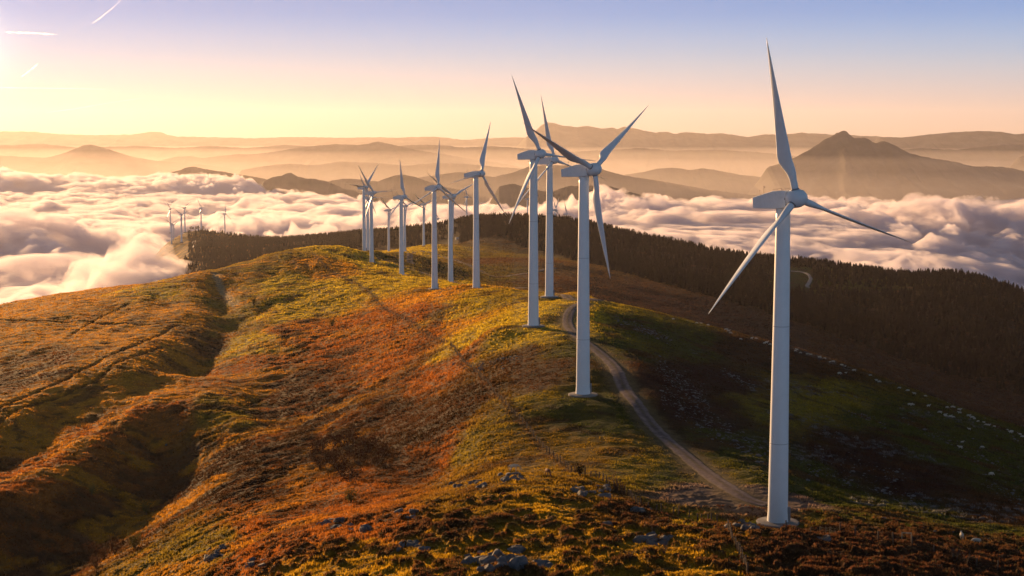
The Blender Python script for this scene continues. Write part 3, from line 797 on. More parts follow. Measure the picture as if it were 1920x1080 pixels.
def blade_mesh():
    rings = []; n = 20
    for i in range(26):
        t = i / 25; r = 0.9 + (BL - 0.9) * t
        if t < 0.06: ch = 0.98; th = 0.98; mix = 0
        else:
            k = (t - 0.06) / 0.16
            if k < 1:
                e = k * k * (3 - 2 * k); ch = 0.98 + (2.35 - 0.98) * e; th = 0.98 + (0.50 - 0.98) * e; mix = e
            else:
                q = (t - 0.22) / 0.78; ch = 2.35 * (1 - q) ** 0.95 * (1 - 0.06 * q) + 0.10; th = 0.50 * (1 - q) ** 1.05 + 0.025; mix = 1
        tw = R(22 * (1 - t) ** 1.6 - 2)
        ring = []
        for j in range(n):
            a = 2 * math.pi * j / n
            # leading edge toward -Y (the front of the turbine), trailing edge toward +Y
            cx, cyy = math.cos(a), math.sin(a)
            y_c = -cx * ch / 2
            x_c = cyy * th / 2
            if mix:
                fx = (1 + cx) / 2                       # 1 at nose, 0 at tail
                x_f = cyy * th / 2 * (fx ** 0.55) * 1.15
                x_c = x_c * (1 - mix) + x_f * mix
                y_f = -cx * ch / 2 + (ch / 2 - 0.49) * 1.0
                y_c = y_c * (1 - mix) + y_f * mix
            x_ = x_c * math.cos(tw) - y_c * math.sin(tw); y_ = x_c * math.sin(tw) + y_c * math.cos(tw)
            ring.append((x_, y_, r))
        rings.append(ring)
    return bm_mesh(loft(rings), 'blade')

def make_turbine(x, y, z):
    root = empty('wind_turbine', (x, y, z))
    pl = link('foundation', bm_mesh(lathe([(3.0, -1.5), (3.0, 0.22), (2.85, 0.30), (1.7, 0.36)], 48), 'foundation'), M_CONC, root, False)
    H = HUB_H - 1.15
    prof = [(1.52, 0.1), (1.50, 0.3)]
    for k in range(1, 31): prof.append((1.42 + (0.98 - 1.42) * k / 30, 0.3 + (H - 0.3) * k / 30))
    tw = link('tower', bm_mesh(lathe(prof, 48), 'tower'), M_PAINT, root)
    for hz in (11.5, 28.0):
        rr = 1.42 - 0.44 * hz / H
        link('flange', bm_mesh(lathe([(rr + 0.004, hz - 0.05), (rr + 0.02, hz - 0.04), (rr + 0.02, hz + 0.04), (rr + 0.004, hz + 0.05)], 48, False), 'flange'), M_FLANGE, tw)
    bm = bmesh.new(); add_box(bm, (0.9, -1.13, 1.45), (0.8, 0.12, 2.0), None)
    link('door', bm_mesh(bm, 'door'), M_SEAM, tw, smooth=False)
    bm = bmesh.new(); add_box(bm, (0.25, -1.38, 10.9), (0.35, 0.06, 0.16)); add_box(bm, (-0.3, -1.36, 27.2), (0.3, 0.06, 0.14))
    # nacelle: long box, narrower and lower at the tail, chamfered edges
    N_ = [(-1.6, 1.10, 1.12, -1.18), (-0.6, 1.18, 1.20, -1.25), (0.9, 1.2, 1.22, -1.25), (3.0, 1.16, 0.92, -1.10), (5.2, 1.10, 0.60, -0.96)]
    rings = []
    for (yy, w, top, bot) in N_:
        c = 0.07
        rings.append([(w, yy, top - c), (w - c, yy, top), (-w + c, yy, top), (-w, yy, top - c), (-w, yy, bot + c), (-w + c, yy, bot), (w - c, yy, bot), (w, yy, bot + c)])
    nac = link('nacelle', bm_mesh(loft(rings), 'nacelle'), M_NAC, root, False)
    nac.location = (0, 0, HUB_H); nac.rotation_euler = (-TILT, 0, 0)
    bm = bmesh.new()
    add_cyl(bm, (0.3, 4.4, 0.6), (0.3, 4.4, 2.15), 0.035); add_cyl(bm, (-0.4, 4.4, 0.95), (0.55, 4.4, 0.95), 0.03)
    add_cyl(bm, (-0.4, 4.4, 0.6), (-0.4, 4.4, 1.45), 0.03); add_cyl(bm, (0.3, 4.4, 1.9), (0.5, 4.4, 1.9), 0.03)
    bmesh.ops.create_uvsphere(bm, u_segments=8, v_segments=6, radius=0.09, matrix=Matrix.Translation((-0.4, 4.4, 1.48)))
    bmesh.ops.create_uvsphere(bm, u_segments=8, v_segments=6, radius=0.08, matrix=Matrix.Translation((0.5, 4.4, 1.98)))
    link('weather_mast', bm_mesh(bm, 'weather_mast'), M_STEEL, nac, False)
    bm = bmesh.new()
    for sx in (-0.75, 0.75):
        for yy in (-0.6, 0.3, 1.2): add_cyl(bm, (sx, yy, 1.1), (sx, yy, 1.5), 0.025, n=5)
        add_cyl(bm, (sx, -0.6, 1.5), (sx, 1.2, 1.44), 0.025, n=5)
    link('roof_rail', bm_mesh(bm, 'roof_rail'), M_STEEL, nac, False)
    # rotor: hub centre stands 2.5 m ahead of the tower axis
    hub_c = Vector((0, -2.75 * math.cos(TILT), HUB_H + 2.75 * math.sin(TILT)))
    prof = [(1.05, -1.15), (1.22, -1.0), (1.30, -0.3), (1.28, 0.3), (1.12, 0.85), (0.85, 1.25), (0.5, 1.5), (0.0001, 1.6)]
    hm = bm_mesh(lathe(prof, 36), 'hub')
    hm.transform(Matrix.Rotation(math.pi / 2, 4, 'X'))   # +Z -> -Y (front)
    hub = link('hub', hm, M_BLADE, root)
    hub.location = hub_c; hub.rotation_mode = 'QUATERNION'
    rm = bmesh.new()
    ring = link('hub_gap', bm_mesh(lathe([(1.0, -1.35), (1.12, -1.3), (1.12, -1.16), (1.0, -1.12)], 36), 'hub_gap'), M_SEAM, hub)
    ring.data.transform(Matrix.Rotation(math.pi / 2, 4, 'X'))
    bmsh = blade_mesh()
    for k in range(3):
        b = link('blade', bmsh, M_BLADE, root); b.location = hub_c; b.rotation_mode = 'QUATERNION'; b['k'] = k
        c = link('blade_collar', COLLAR, M_SEAM, b)
    return root
COLLAR = bm_mesh(lathe([(0.50, 1.18), (0.56, 1.2), (0.56, 1.36), (0.50, 1.38)], 24, False), 'blade_collar')
def pose(root, yaw, phase):
    root.rotation_euler = (0, 0, R(yaw))
    qt = Quaternion((1, 0, 0), -TILT)
    for ch in root.children:
        if 'blade' in ch.name:
            ch.rotation_quaternion = qt @ Quaternion((0, 1, 0), R(phase + 120 * ch['k']))
        elif 'hub' in ch.name:
            ch.rotation_quaternion = qt
TL = [
 'nearest and largest white turbine, standing alone at the right beside the gravel turning place',
 'second largest turbine, on a round concrete disc left of the gravel road',
 'third largest turbine, on lit grass left of the road bend',
 'fourth largest turbine, close behind and right of the third largest',
 'mid row turbine whose upper blade leans slightly right, fifth largest',
 'white turbine with one blade upright, standing in front of the bright grass at mid row',
 'white turbine with its blades in a Y shape, between the two taller mid row turbines',
 'white turbine with an upright blade, directly left of the pair at mid row',
 'white turbine at the left end of the ridge, in front of two others it overlaps',
 'white turbine farthest left on the ridge top, its nacelle showing left of its neighbours',
 'slim white turbine almost hidden between the two leftmost ridge turbines',
 'small white turbine in a Y pose, just right of the leftmost ridge group',
 'small white turbine in a Y pose, half hidden behind the upright bladed turbine',
 'small white turbine in a Y pose standing alone on the second grassy hump',
 'tiny white turbine peeping out behind the mid row tower, blade pointing right',
 'tiny far turbine rising from the left end of the dark forested hill',
 'tiny far turbine on the wooded crest just left of the third largest tower',
 'tiny far turbine just right of the fourth largest tower, higher rotor of two',
 'tiny far turbine just right of the fourth largest tower, lower rotor of two',
 'tiny far turbine on the wooded hill, nearest to the second largest tower',
 'far turbine above the clouds at left, its rotor highest in the leftmost overlapping pair',
 'far turbine at the cloud edge, left one of the two with the lowest rotors',
 'far turbine at the cloud edge, right one of the two with the lowest rotors',
 'far turbine in the left cluster with its foot in the patch of shaded cloud',
 'far turbine in the left cluster standing highest on the bare knoll',
 'far turbine beside the clump of round trees on the left hill',
 'far turbine standing alone on the left hill with a blade straight up',
]
proto = None
for (x, y, z, yaw, ph, h, b), lab in zip(TB, TL):
    if proto is None:
        proto = make_turbine(x, y, z); o = proto
    else:
        o = copy_tree(proto)
    if y > 1200:
        g = zat(x, y); z = min(z, g) if abs(z - g) < 8 else z
    o.location = (x, y, z)
    pose(o, yaw, ph)
    tag(o, lab, 'wind turbine', 'white wind turbines along the ridge')
bpy.context.view_layer.update()
for o in [o for o in bpy.data.objects if 'k' in o.keys()]:
    del o['k']

# ------------------------------------------------------------------ grass and bracken blades (uncountable)
rs = np.random.RandomState(11)
coverC = C  # per grid point colour, painted sun and shade included
def grid_col(s, l):
    return np.stack([bil(coverC[..., k], s, l) for k in range(3)], -1)
def clear_of_road(x, y, m=3.0):
    P = np.array(road_pts + track_pts); ok = np.ones(len(x), bool)
    for q in P:
        ok &= np.hypot(x - q[0], y - q[1]) > m
    return ok
def on_pad(x, y):
    bad = np.zeros(len(x), bool)
    for t in TB[:11]:
        bad |= np.hypot(x - t[0], y - t[1]) < 4.0
    bad |= np.hypot((x - px_) * 0.8, y - py_) < 8.5
    return bad
def cross_tufts(name, n, lmin, lmax, smin, smax, hfun, wfun, blades, label, mat, seed, keep=None, colgain=1.0, lean=0.35):
    r = np.random.RandomState(seed)
    s = r.uniform(smin, smax, n); l = r.uniform(lmin, lmax, n)
    y = np.exp(l); x = s * y
    k = clear_of_road(x, y, 2.9) & ~on_pad(x, y)
    if keep is not None: k &= keep(x, y, s)
    s, l, x, y = s[k], l[k], x[k], y[k]; n = len(x)
    z = bil(Z, s, l); col = grid_col(s, l) * colgain * r.uniform(0.7, 1.35, n)[:, None]
    h = hfun(x, y, r) ; w = wfun(y)
    V = []; Cc = []
    for b in range(blades):
        a = r.uniform(0, 2 * np.pi, n); ox = r.uniform(-1, 1, n) * w * 1.1; oy = r.uniform(-1, 1, n) * w * 1.1
        hb = h * r.uniform(0.6, 1.1, n); dx = np.cos(a) * w * 0.5; dy = np.sin(a) * w * 0.5
        lx = r.normal(0, lean, n) * hb; ly = r.normal(0, lean, n) * hb
        p0 = np.stack([x + ox - dx, y + oy - dy, z - 0.12], 1); p1 = np.stack([x + ox + dx, y + oy + dy, z - 0.12], 1)
        p2 = np.stack([x + ox + lx, y + oy + ly, z + hb], 1)
        V.append(np.stack([p0, p1, p2], 1)); Cc.append(np.repeat(col[:, None, :], 3, 1))
    V = np.concatenate(V).reshape(-1, 3); Cc = np.concatenate(Cc).reshape(-1, 3)
    me = mesh_np(name, V, np.arange(len(V)).reshape(-1, 3))
    at = me.color_attributes.new('cover', 'FLOAT_COLOR', 'POINT')
    at.data.foreach_set('color', np.concatenate([Cc, np.ones((len(Cc), 1))], 1).astype(np.float32).ravel())
    return tag(link(name, me, mat, smooth=False), label, name.replace('_', ' '), kind='stuff')

m, t_ = new_mat('backlit_blades')
_o = t_.nodes.new('ShaderNodeOutputMaterial'); _a = t_.nodes.new('ShaderNodeAttribute'); _a.attribute_name = 'cover'
_d = t_.nodes.new('ShaderNodeBsdfDiffuse'); _t = t_.nodes.new('ShaderNodeBsdfTranslucent'); _m = t_.nodes.new('ShaderNodeMixShader'); _m.inputs[0].default_value = 0.6
for q in (_d, _t): t_.links.new(_a.outputs['Color'], q.inputs['Color'])
t_.links.new(_d.outputs[0], _m.inputs[1]); t_.links.new(_t.outputs[0], _m.inputs[2]); t_.links.new(_m.outputs[0], _o.inputs['Surface'])
M_BLADES = m
cross_tufts('grass', 620000, math.log(135), math.log(1900), -0.48, 0.48,
            lambda x, y, r: (0.16 + 0.00035 * np.minimum(y, 1300)) * (0.5 + 1.1 * smooth(-0.3, 0.4, perlin(x / 5, y / 4, 5))) * (1 - 0.5 * ((x / y > 0.0) & (x / y < 0.2) & (y > 232))) * (1 - 0.5 * (1 - smooth(-0.20, -0.10, x / y)) * smooth(380, 470, y)),
            lambda y: 0.12 + 0.0011 * np.minimum(y, 1500), 3, 'rough moorland grass and bracken covering the ridge', M_BLADES, 21, colgain=1.5)

# heather bushes on the knoll in front
def bush_mass(name, n, seed, label):
    r = np.random.RandomState(seed)
    s = r.uniform(-0.36, 0.37, n * 6); l = r.uniform(math.log(138), math.log(236), n * 6)
    y = np.exp(l); x = s * y
    hv = perlin(x / 2.6, y / 2.2, 71) + 0.5 * perlin(x / 1.3, y / 1.2, 72) + 0.45 * perlin(x / 14, y / 11, 73)
    kn = 1 - smooth(188, 232, y + 10 * perlin(x / 20, y / 20, 44))
    k = (hv > 0.42 - 0.35 * smooth(0.10, 0.17, s)) & (kn > 0.4); s, l, x, y = s[k][:n], l[k][:n], x[k][:n], y[k][:n]
    z = bil(Z, s, l); m_ = len(x); V = []; Cc = []
    tint = np.where(r.rand(m_)[:, None] < 0.6, np.array([[0.11, 0.042, 0.02]]), np.array([[0.075, 0.055, 0.025]])) * r.uniform(0.6, 1.5, (m_, 1))
    for b in range(9):
        a = r.uniform(0, 2 * np.pi, m_); el = r.uniform(0.2, 1.5, m_); L_ = r.uniform(0.18, 0.42, m_)
        d = np.stack([np.cos(a) * np.cos(el), np.sin(a) * np.cos(el), np.sin(el)], 1)
        t2 = np.stack([-np.sin(a), np.cos(a), 0 * a], 1) * 0.07
        p = np.stack([x + r.uniform(-.2, .2, m_), y + r.uniform(-.2, .2, m_), z - 0.05], 1)
        V.append(np.stack([p - t2, p + t2, p + d * L_[:, None]], 1)); Cc.append(np.repeat(tint[:, None, :], 3, 1))
    V = np.concatenate(V).reshape(-1, 3); Cc = np.concatenate(Cc).reshape(-1, 3)
    me = mesh_np(name, V, np.arange(len(V)).reshape(-1, 3))
    at = me.color_attributes.new('cover', 'FLOAT_COLOR', 'POINT')
    at.data.foreach_set('color', np.concatenate([Cc, np.ones((len(Cc), 1))], 1).astype(np.float32).ravel())
    tag(link(name, me, M_BLADES, smooth=False), label, 'heather', kind='stuff')
bush_mass('heather', 9000, 5, 'low russet heather clumps on the knoll in the foreground')

# ------------------------------------------------------------------ trees
def pine_parts(rn, h=9.0, spruce=True):
    """crown and trunk meshes; crown = many small drooping needle fans round the stem"""
    bm = bmesh.new(); add_cyl(bm, (0, 0, -0.5), (0, 0, h * 0.9), 0.16, 0.04, 6); trunk = bm_mesh(bm, 'trunk')
    bm = bmesh.new()
    nn = 120
    for i in range(nn):
        t = (i + rn.random()) / nn
        if spruce:
            zc = h * (0.16 + 0.84 * t); rad = (1 - t) ** 0.85 * h * 0.19 * rn.uniform(0.65, 1.15) + 0.12
        else:
            zc = h * (0.42 + 0.56 * t); rad = math.sin(math.pi * min(1, 0.25 + 0.75 * t)) ** 0.7 * h * 0.30 * rn.uniform(0.45, 1.1) + 0.2
        a = i * 2.399 + rn.uniform(-.4, .4)
        c = Vector((math.cos(a) * rad, math.sin(a) * rad, zc - (rad * 0.3 if spruce else 0))); s_ = rn.uniform(0.45, 0.9) * h / 12
        q0 = Vector((math.cos(a) * rad * 0.15, math.sin(a) * rad * 0.15, zc))
        side = Vector((-math.sin(a), math.cos(a), rn.uniform(-.3, .3))) * s_
        up = Vector((0, 0, s_ * 0.5))
        vs = [bm.verts.new(p) for p in (q0 + up, c + side, c - up * 0.4 + (c - q0) * 0.15, c - side)]
        bm.faces.new((vs[0], vs[1], vs[2])); bm.faces.new((vs[0], vs[2], vs[3]))
    return bm_mesh(bm, 'crown'), trunk
rn = random.Random(4)
SPR = [pine_parts(rn, 9.5, True) for _ in range(3)]
RND = [pine_parts(rn, 9.0, False) for _ in range(3)]
def crest_y(u, y0, y1):
    """distance at which the ground stands highest against the sky in this photo column"""
    s = (u - 960) / F_PX; ys = np.exp(np.linspace(math.log(y0), math.log(y1), 400))
    sl = ray(u, 400)[0]
    g = (bil(Z, np.full_like(ys, sl), np.log(ys)) - CZ) / ys
    k = int(np.argmax(g)); return sl * ys[k], ys[k]
def place_tree(u, y0, y1, pool, scale, label, group, name='pine_tree', dy=0):
    x, y = crest_y(u, y0, y1); y2 = y + dy; x = x * y2 / y; y = y2
    r = empty(name, (x, y, zat(x, y) - 0.2), rn.uniform(0, 6.28)); r.scale = (scale * rn.uniform(.9, 1.15),) * 2 + (scale,)
    cr, tr = pool[rn.randrange(3)]
    link('crown', cr, M_PINE, r, False); link('trunk', tr, M_BARK, r)
    return tag(r, label, 'tree', group)
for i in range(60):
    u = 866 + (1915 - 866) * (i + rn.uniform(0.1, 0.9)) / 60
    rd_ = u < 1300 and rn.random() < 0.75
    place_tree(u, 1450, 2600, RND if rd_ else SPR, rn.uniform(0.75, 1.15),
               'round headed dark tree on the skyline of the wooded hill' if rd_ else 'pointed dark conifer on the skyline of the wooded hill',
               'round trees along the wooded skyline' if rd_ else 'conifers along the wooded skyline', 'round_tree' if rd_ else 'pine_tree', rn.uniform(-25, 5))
for u in (358, 362, 367, 371, 380):
    place_tree(u, 2500, 3200, RND, rn.uniform(0.9, 1.25), 'round tree in the small clump on the far left knoll', 'clump of trees on the left knoll', 'round_tree')
for i in range(34):
    u = 410 + 440 * (i + rn.uniform(0.1, 0.9)) / 34
    place_tree(u, 2300, 2900, SPR, rn.uniform(0.55, 0.9), 'small conifer on the hazy left skyline beyond the ridge', 'conifers on the hazy left skyline', dy=rn.uniform(-20, 5))

def forest(name, n, region, label, seed, hmin, hmax):
    r = np.random.RandomState(seed); protos = []
    for k in range(6):
        vs = []; fs = []
        m = 7
        for lay, (zb, zt, rad) in enumerate(((0.08, 0.55, 0.22), (0.30, 0.80, 0.17), (0.56, 1.0, 0.11))):
            b = len(vs)
            for j in range(m):
                a = 2 * math.pi * (j + 0.5 * lay) / m + r.uniform(-.2, .2); q = rad * r.uniform(0.6, 1.25)
                vs.append((q * math.cos(a), q * math.sin(a), zb + r.uniform(-.05, .05)))
            vs.append((r.uniform(-.02, .02), r.uniform(-.02, .02), zt))
            for j in range(m): fs.append((b + j, b + (j + 1) % m, b + m))
        protos.append((np.array(vs), np.array(fs)))
    x, y = region(r, n); s = x / y; l = np.log(y); z = bil(Z, s, l)
    VV = []; FF = []; off = 0; kind = r.randint(0, 6, len(x))
    for k, (pv, pf) in enumerate(protos):
        idx = np.nonzero(kind == k)[0]
        if len(idx) == 0: continue
        h = r.uniform(hmin, hmax, len(idx)); a = r.uniform(0, 6.28, len(idx)); wd = h * r.uniform(0.9, 1.5, len(idx))
        ca, sa = np.cos(a), np.sin(a)
        X_ = (pv[None, :, 0] * ca[:, None] - pv[None, :, 1] * sa[:, None]) * wd[:, None] + x[idx, None]
        Y_ = (pv[None, :, 0] * sa[:, None] + pv[None, :, 1] * ca[:, None]) * wd[:, None] + y[idx, None]
        Z_ = pv[None, :, 2] * h[:, None] + z[idx, None] - 0.4
        VV.append(np.stack([X_, Y_, Z_], -1).reshape(-1, 3))
        FF.append((pf[None] + (np.arange(len(idx)) * len(pv))[:, None, None]).reshape(-1, 3) + off); off += len(idx) * len(pv)
    o = link(name, mesh_np(name, np.concatenate(VV), np.concatenate(FF)), M_FOREST, smooth=False)
    return tag(o, label, 'forest', kind='stuff')
def reg_right(r, n):
    u = r.uniform(862, 2100, n * 3); t = r.rand(n * 3) 
    # lower edge of the wood, as distance, per photo column
    low = np.interp(u, [862, 950, 1050, 1150, 1300, 1450, 1600, 1750, 1920, 2100], [1900, 1750, 1560, 1330, 1200, 1130, 1080, 1020, 960, 900])
    y = low + (2600 - low) * t + 35 * perlin(u / 40, t * 8, 4)
    x = (u - 960) / F_PX * y
    k = ~((u > 1455) & (u < 1525) & (y > 1480) & (y < 1760))
    k &= (perlin(x / 60, y / 90, 15) > -0.45)
    return x[k][:n], y[k][:n]
def reg_left(r, n):
    u = r.uniform(298, 860, n * 2); y = r.uniform(1750, 2900, n * 2); x = (u - 960) / F_PX * y
    g = bil(Z, x / y, np.log(y)) - CZ
    k = (g > -235) & ~((u < 352) & (y > 2350)) & ((u > 345) | (perlin(u / 9, y / 60, 5) > 0.1)) & ~((u > 700) & (y < 2050)) 
    return x[k][:n], y[k][:n]
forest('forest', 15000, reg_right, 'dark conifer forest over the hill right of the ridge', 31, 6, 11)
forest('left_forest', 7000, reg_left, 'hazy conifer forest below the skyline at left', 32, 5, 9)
# sparse trees at the foot of the wooded hill, lower right
for i in range(16):
    u = rn.uniform(1790, 1915); v = 668 + (u - 1790) * 0.28 + rn.uniform(-8, 8)
    x, y, z = gpt(u, v, ymin=650)
    r = empty('pine_tree', (x, y, z - 0.2), rn.uniform(0, 6.28)); sc = rn.uniform(0.7, 1.15); r.scale = (sc,) * 3
    cr, tr = SPR[rn.randrange(3)]; link('crown', cr, M_PINE, r, False); link('trunk', tr, M_BARK, r)
    tag(r, 'dark conifer in the sparse group on the brown slope at right', 'tree', 'sparse conifers on the slope at right')

# ------------------------------------------------------------------ rocks
def rock_mesh(seed):
    bm = bmesh.new(); bmesh.ops.create_icosphere(bm, subdivisions=3, radius=1.0); r = random.Random(seed)
    cuts = [(Vector((r.gauss(0, 1), r.gauss(0, 1), r.gauss(0.3, 1))).normalized(), r.uniform(0.45, 0.85)) for _ in range(9)]
    for v in bm.verts:
        p = v.co.copy()
        for n_, d_ in cuts:
            q = p.dot(n_)
            if q > d_: p = p - n_ * (q - d_) * 0.94
        p += p.normalized() * (0.10 * mnoise.noise(p * 2.2 + Vector((seed * 3.7, 0, 0))) + 0.05 * mnoise.noise(p * 6 + Vector((seed, 5, 0))))
        v.co = p
    return bm_mesh(bm, 'boulder')
ROCKS = [rock_mesh(k) for k in range(8)]
def rock(u, v, size, label, group, flat=0.6, rz=None, tiltv=0.35):
    x, y, z = gpt(u, v)
    o = link('boulder', ROCKS[rn.randrange(8)], M_ROCK, smooth=False)
    w = size * 0.5
    o.scale = (w * rn.uniform(0.9, 1.4), w * rn.uniform(0.7, 1.1), w * flat * rn.uniform(0.8, 1.3))
    o.location = (x, y, z + w * flat * 0.16)
    o.rotation_euler = (rn.uniform(-tiltv, tiltv), rn.uniform(-tiltv, tiltv), rn.uniform(0, 6.28) if rz is None else rz)
    return tag(o, label, 'rock', group)
CL = [ # cluster: centre px, spread, count, size range, label, group
 ((920,1050),(55,20),16,(0.8,2.3),'grey boulder in the largest heap at the bottom edge of the photo','boulders in the bottom heap'),
 ((770,1025),(28,9),7,(0.6,1.8),'grey boulder in the low outcrop left of the bottom heap','boulders in the low outcrop'),
 ((1020,1058),(18,8),3,(1.0,2.0),'flat grey boulder at the right end of the bottom heap','flat boulders beside the bottom heap'),
 ((402,1040),(22,12),6,(0.9,2.2),'grey boulder in the pile at the lower left','boulders in the lower left pile'),
 ((480,1055),(16,6),4,(0.7,1.8),'pale boulder just right of the lower left pile','boulders beside the lower left pile'),
 ((630,985),(32,10),8,(0.7,2.0),'sunlit slanting boulder left of the knoll top','slanting boulders left of the knoll top'),
 ((675,994),(14,5),3,(1.0,2.0),'dark boulder right of the slanting sunlit ones','dark boulders by the slanting ones'),
 ((765,965),(22,7),6,(0.6,1.6),'small boulder in the group below the heather on the left of the knoll','small boulders left of the knoll'),
 ((880,908),(32,6),8,(0.6,1.8),'grey boulder on the knoll crest left of the grazing pony','boulders on the knoll crest'),
 ((955,898),(24,6),9,(0.8,1.9),'grey boulder in the outcrop directly below the pale pony','boulders of the outcrop under the pony'),
 ((1110,922),(32,10),11,(0.6,1.8),'grey boulder in the broken outcrop at the right end of the knoll crest','boulders at the right end of the knoll crest'),
 ((1205,956),(20,4),4,(0.7,1.7),'pale boulder at the edge of the grass right of the knoll','boulders at the grass edge'),
 ((1225,1015),(30,9),9,(0.6,1.9),'grey boulder in the heather between the knoll and the fence','boulders in the heather near the fence'),
 ((1390,985),(28,6),12,(0.5,1.4),'stone in the tumbled wall left of the nearest turbine foot','stones of the tumbled wall'),
 ((1548,1010),(12,5),4,(0.6,1.5),'dark boulder just right of the nearest turbine foot','boulders right of the nearest turbine'),
 ((1135,984),(10,4),2,(1.0,1.6),'lone blue grey boulder in the middle of the lit knoll grass','lone boulders in the knoll grass'),
 ((340,805),(40,40),5,(0.6,1.3),'pale stone in the shaded hollow on the left slope','pale stones in the shaded hollow'),
 ((880,688),(30,7),7,(0.6,1.5),'grey stone in the dark bracken patch left of the second turbine','stones in the dark bracken patch'),
]
for (cu, cv), (su, sv_), n_, (a_, b_), lab, grp in CL:
    for _ in range(int(n_ * 1.5)):
        rock(cu + rn.uniform(-su, su), cv + rn.uniform(-sv_, sv_), rn.uniform(a_, b_) * 1.05, lab, grp)
# scree and small stones of the right flank: uncountable
vs_, fs_, off = [], [], 0
small = []
for k in range(4):
    bm = bmesh.new(); bmesh.ops.create_icosphere(bm, subdivisions=1, radius=1); rr = random.Random(90 + k)
    for v in bm.verts: v.co *= rr.uniform(0.6, 1.2)
    small.append((np.array([v.co[:] for v in bm.verts]), np.array([[v.index for v in f.verts] for f in bm.faces]))); bm.free()
BANDS = [((1230,690),(1330,760),26,330),((1240,745),(1440,860),30,430),((1350,700),(1420,735),10,110),((1500,870),(1760,960),22,300),((1590,775),(1660,800),10,110),
         ((1680,780),(1920,900),26,240),((1450,830),(1700,900),26,160),((1840,900),(1920,950),18,120),((1150,600),(1260,640),10,260),((1600,990),(1860,1010),24,110),((980,668),(880,690),12,160),((1780,760),(1920,830),16,90)]
r9 = np.random.RandomState(77)
for (ua, va), (ub, vb), sp, n_ in BANDS:
    for _ in range(n_):
        t = r9.rand(); u = ua + (ub - ua) * t; v = va + (vb - va) * t + r9.normal(0, sp * 0.45)
        if v > 1079 or u > 1925: continue
        small_v, small_f = small[r9.randint(4)]
        # cheap ground hit from the coarse sheet
        vs_.append((u, v, r9.uniform(0.12, 0.14 + 0.45 * r9.rand() ** 3), r9.randint(4), r9.uniform(0, 6.28)))
def march_many(U, Vp):
    P = [march(coarse, u, v) for u, v in zip(U, Vp)]
    P = np.array(P); zz = bil(Z, P[:, 0] / P[:, 1], np.log(P[:, 1])); P[:, 2] = zz; return P
PP = march_many([a[0] for a in vs_], [a[1] for a in vs_])
VV, FF, off = [], [], 0
for (u, v, sz, k, a), p in zip(vs_, PP):
    if np.hypot(p[0] - TB[0][0], p[1] - TB[0][1]) < 4: continue
    pv, pf = small[k]; ca_, sa_ = math.cos(a), math.sin(a)
    q = np.stack([(pv[:, 0] * ca_ - pv[:, 1] * sa_) * sz * 1.3, (pv[:, 0] * sa_ + pv[:, 1] * ca_) * sz * 0.9, pv[:, 2] * sz * 0.7], 1) + p
    VV.append(q); FF.append(pf + off); off += len(pv)
tag(link('scree', mesh_np('scree', np.concatenate(VV), np.concatenate(FF)), M_ROCK, smooth=False), 'scattered grey stones on the shaded right flank of the ridge', 'stones', kind='stuff')

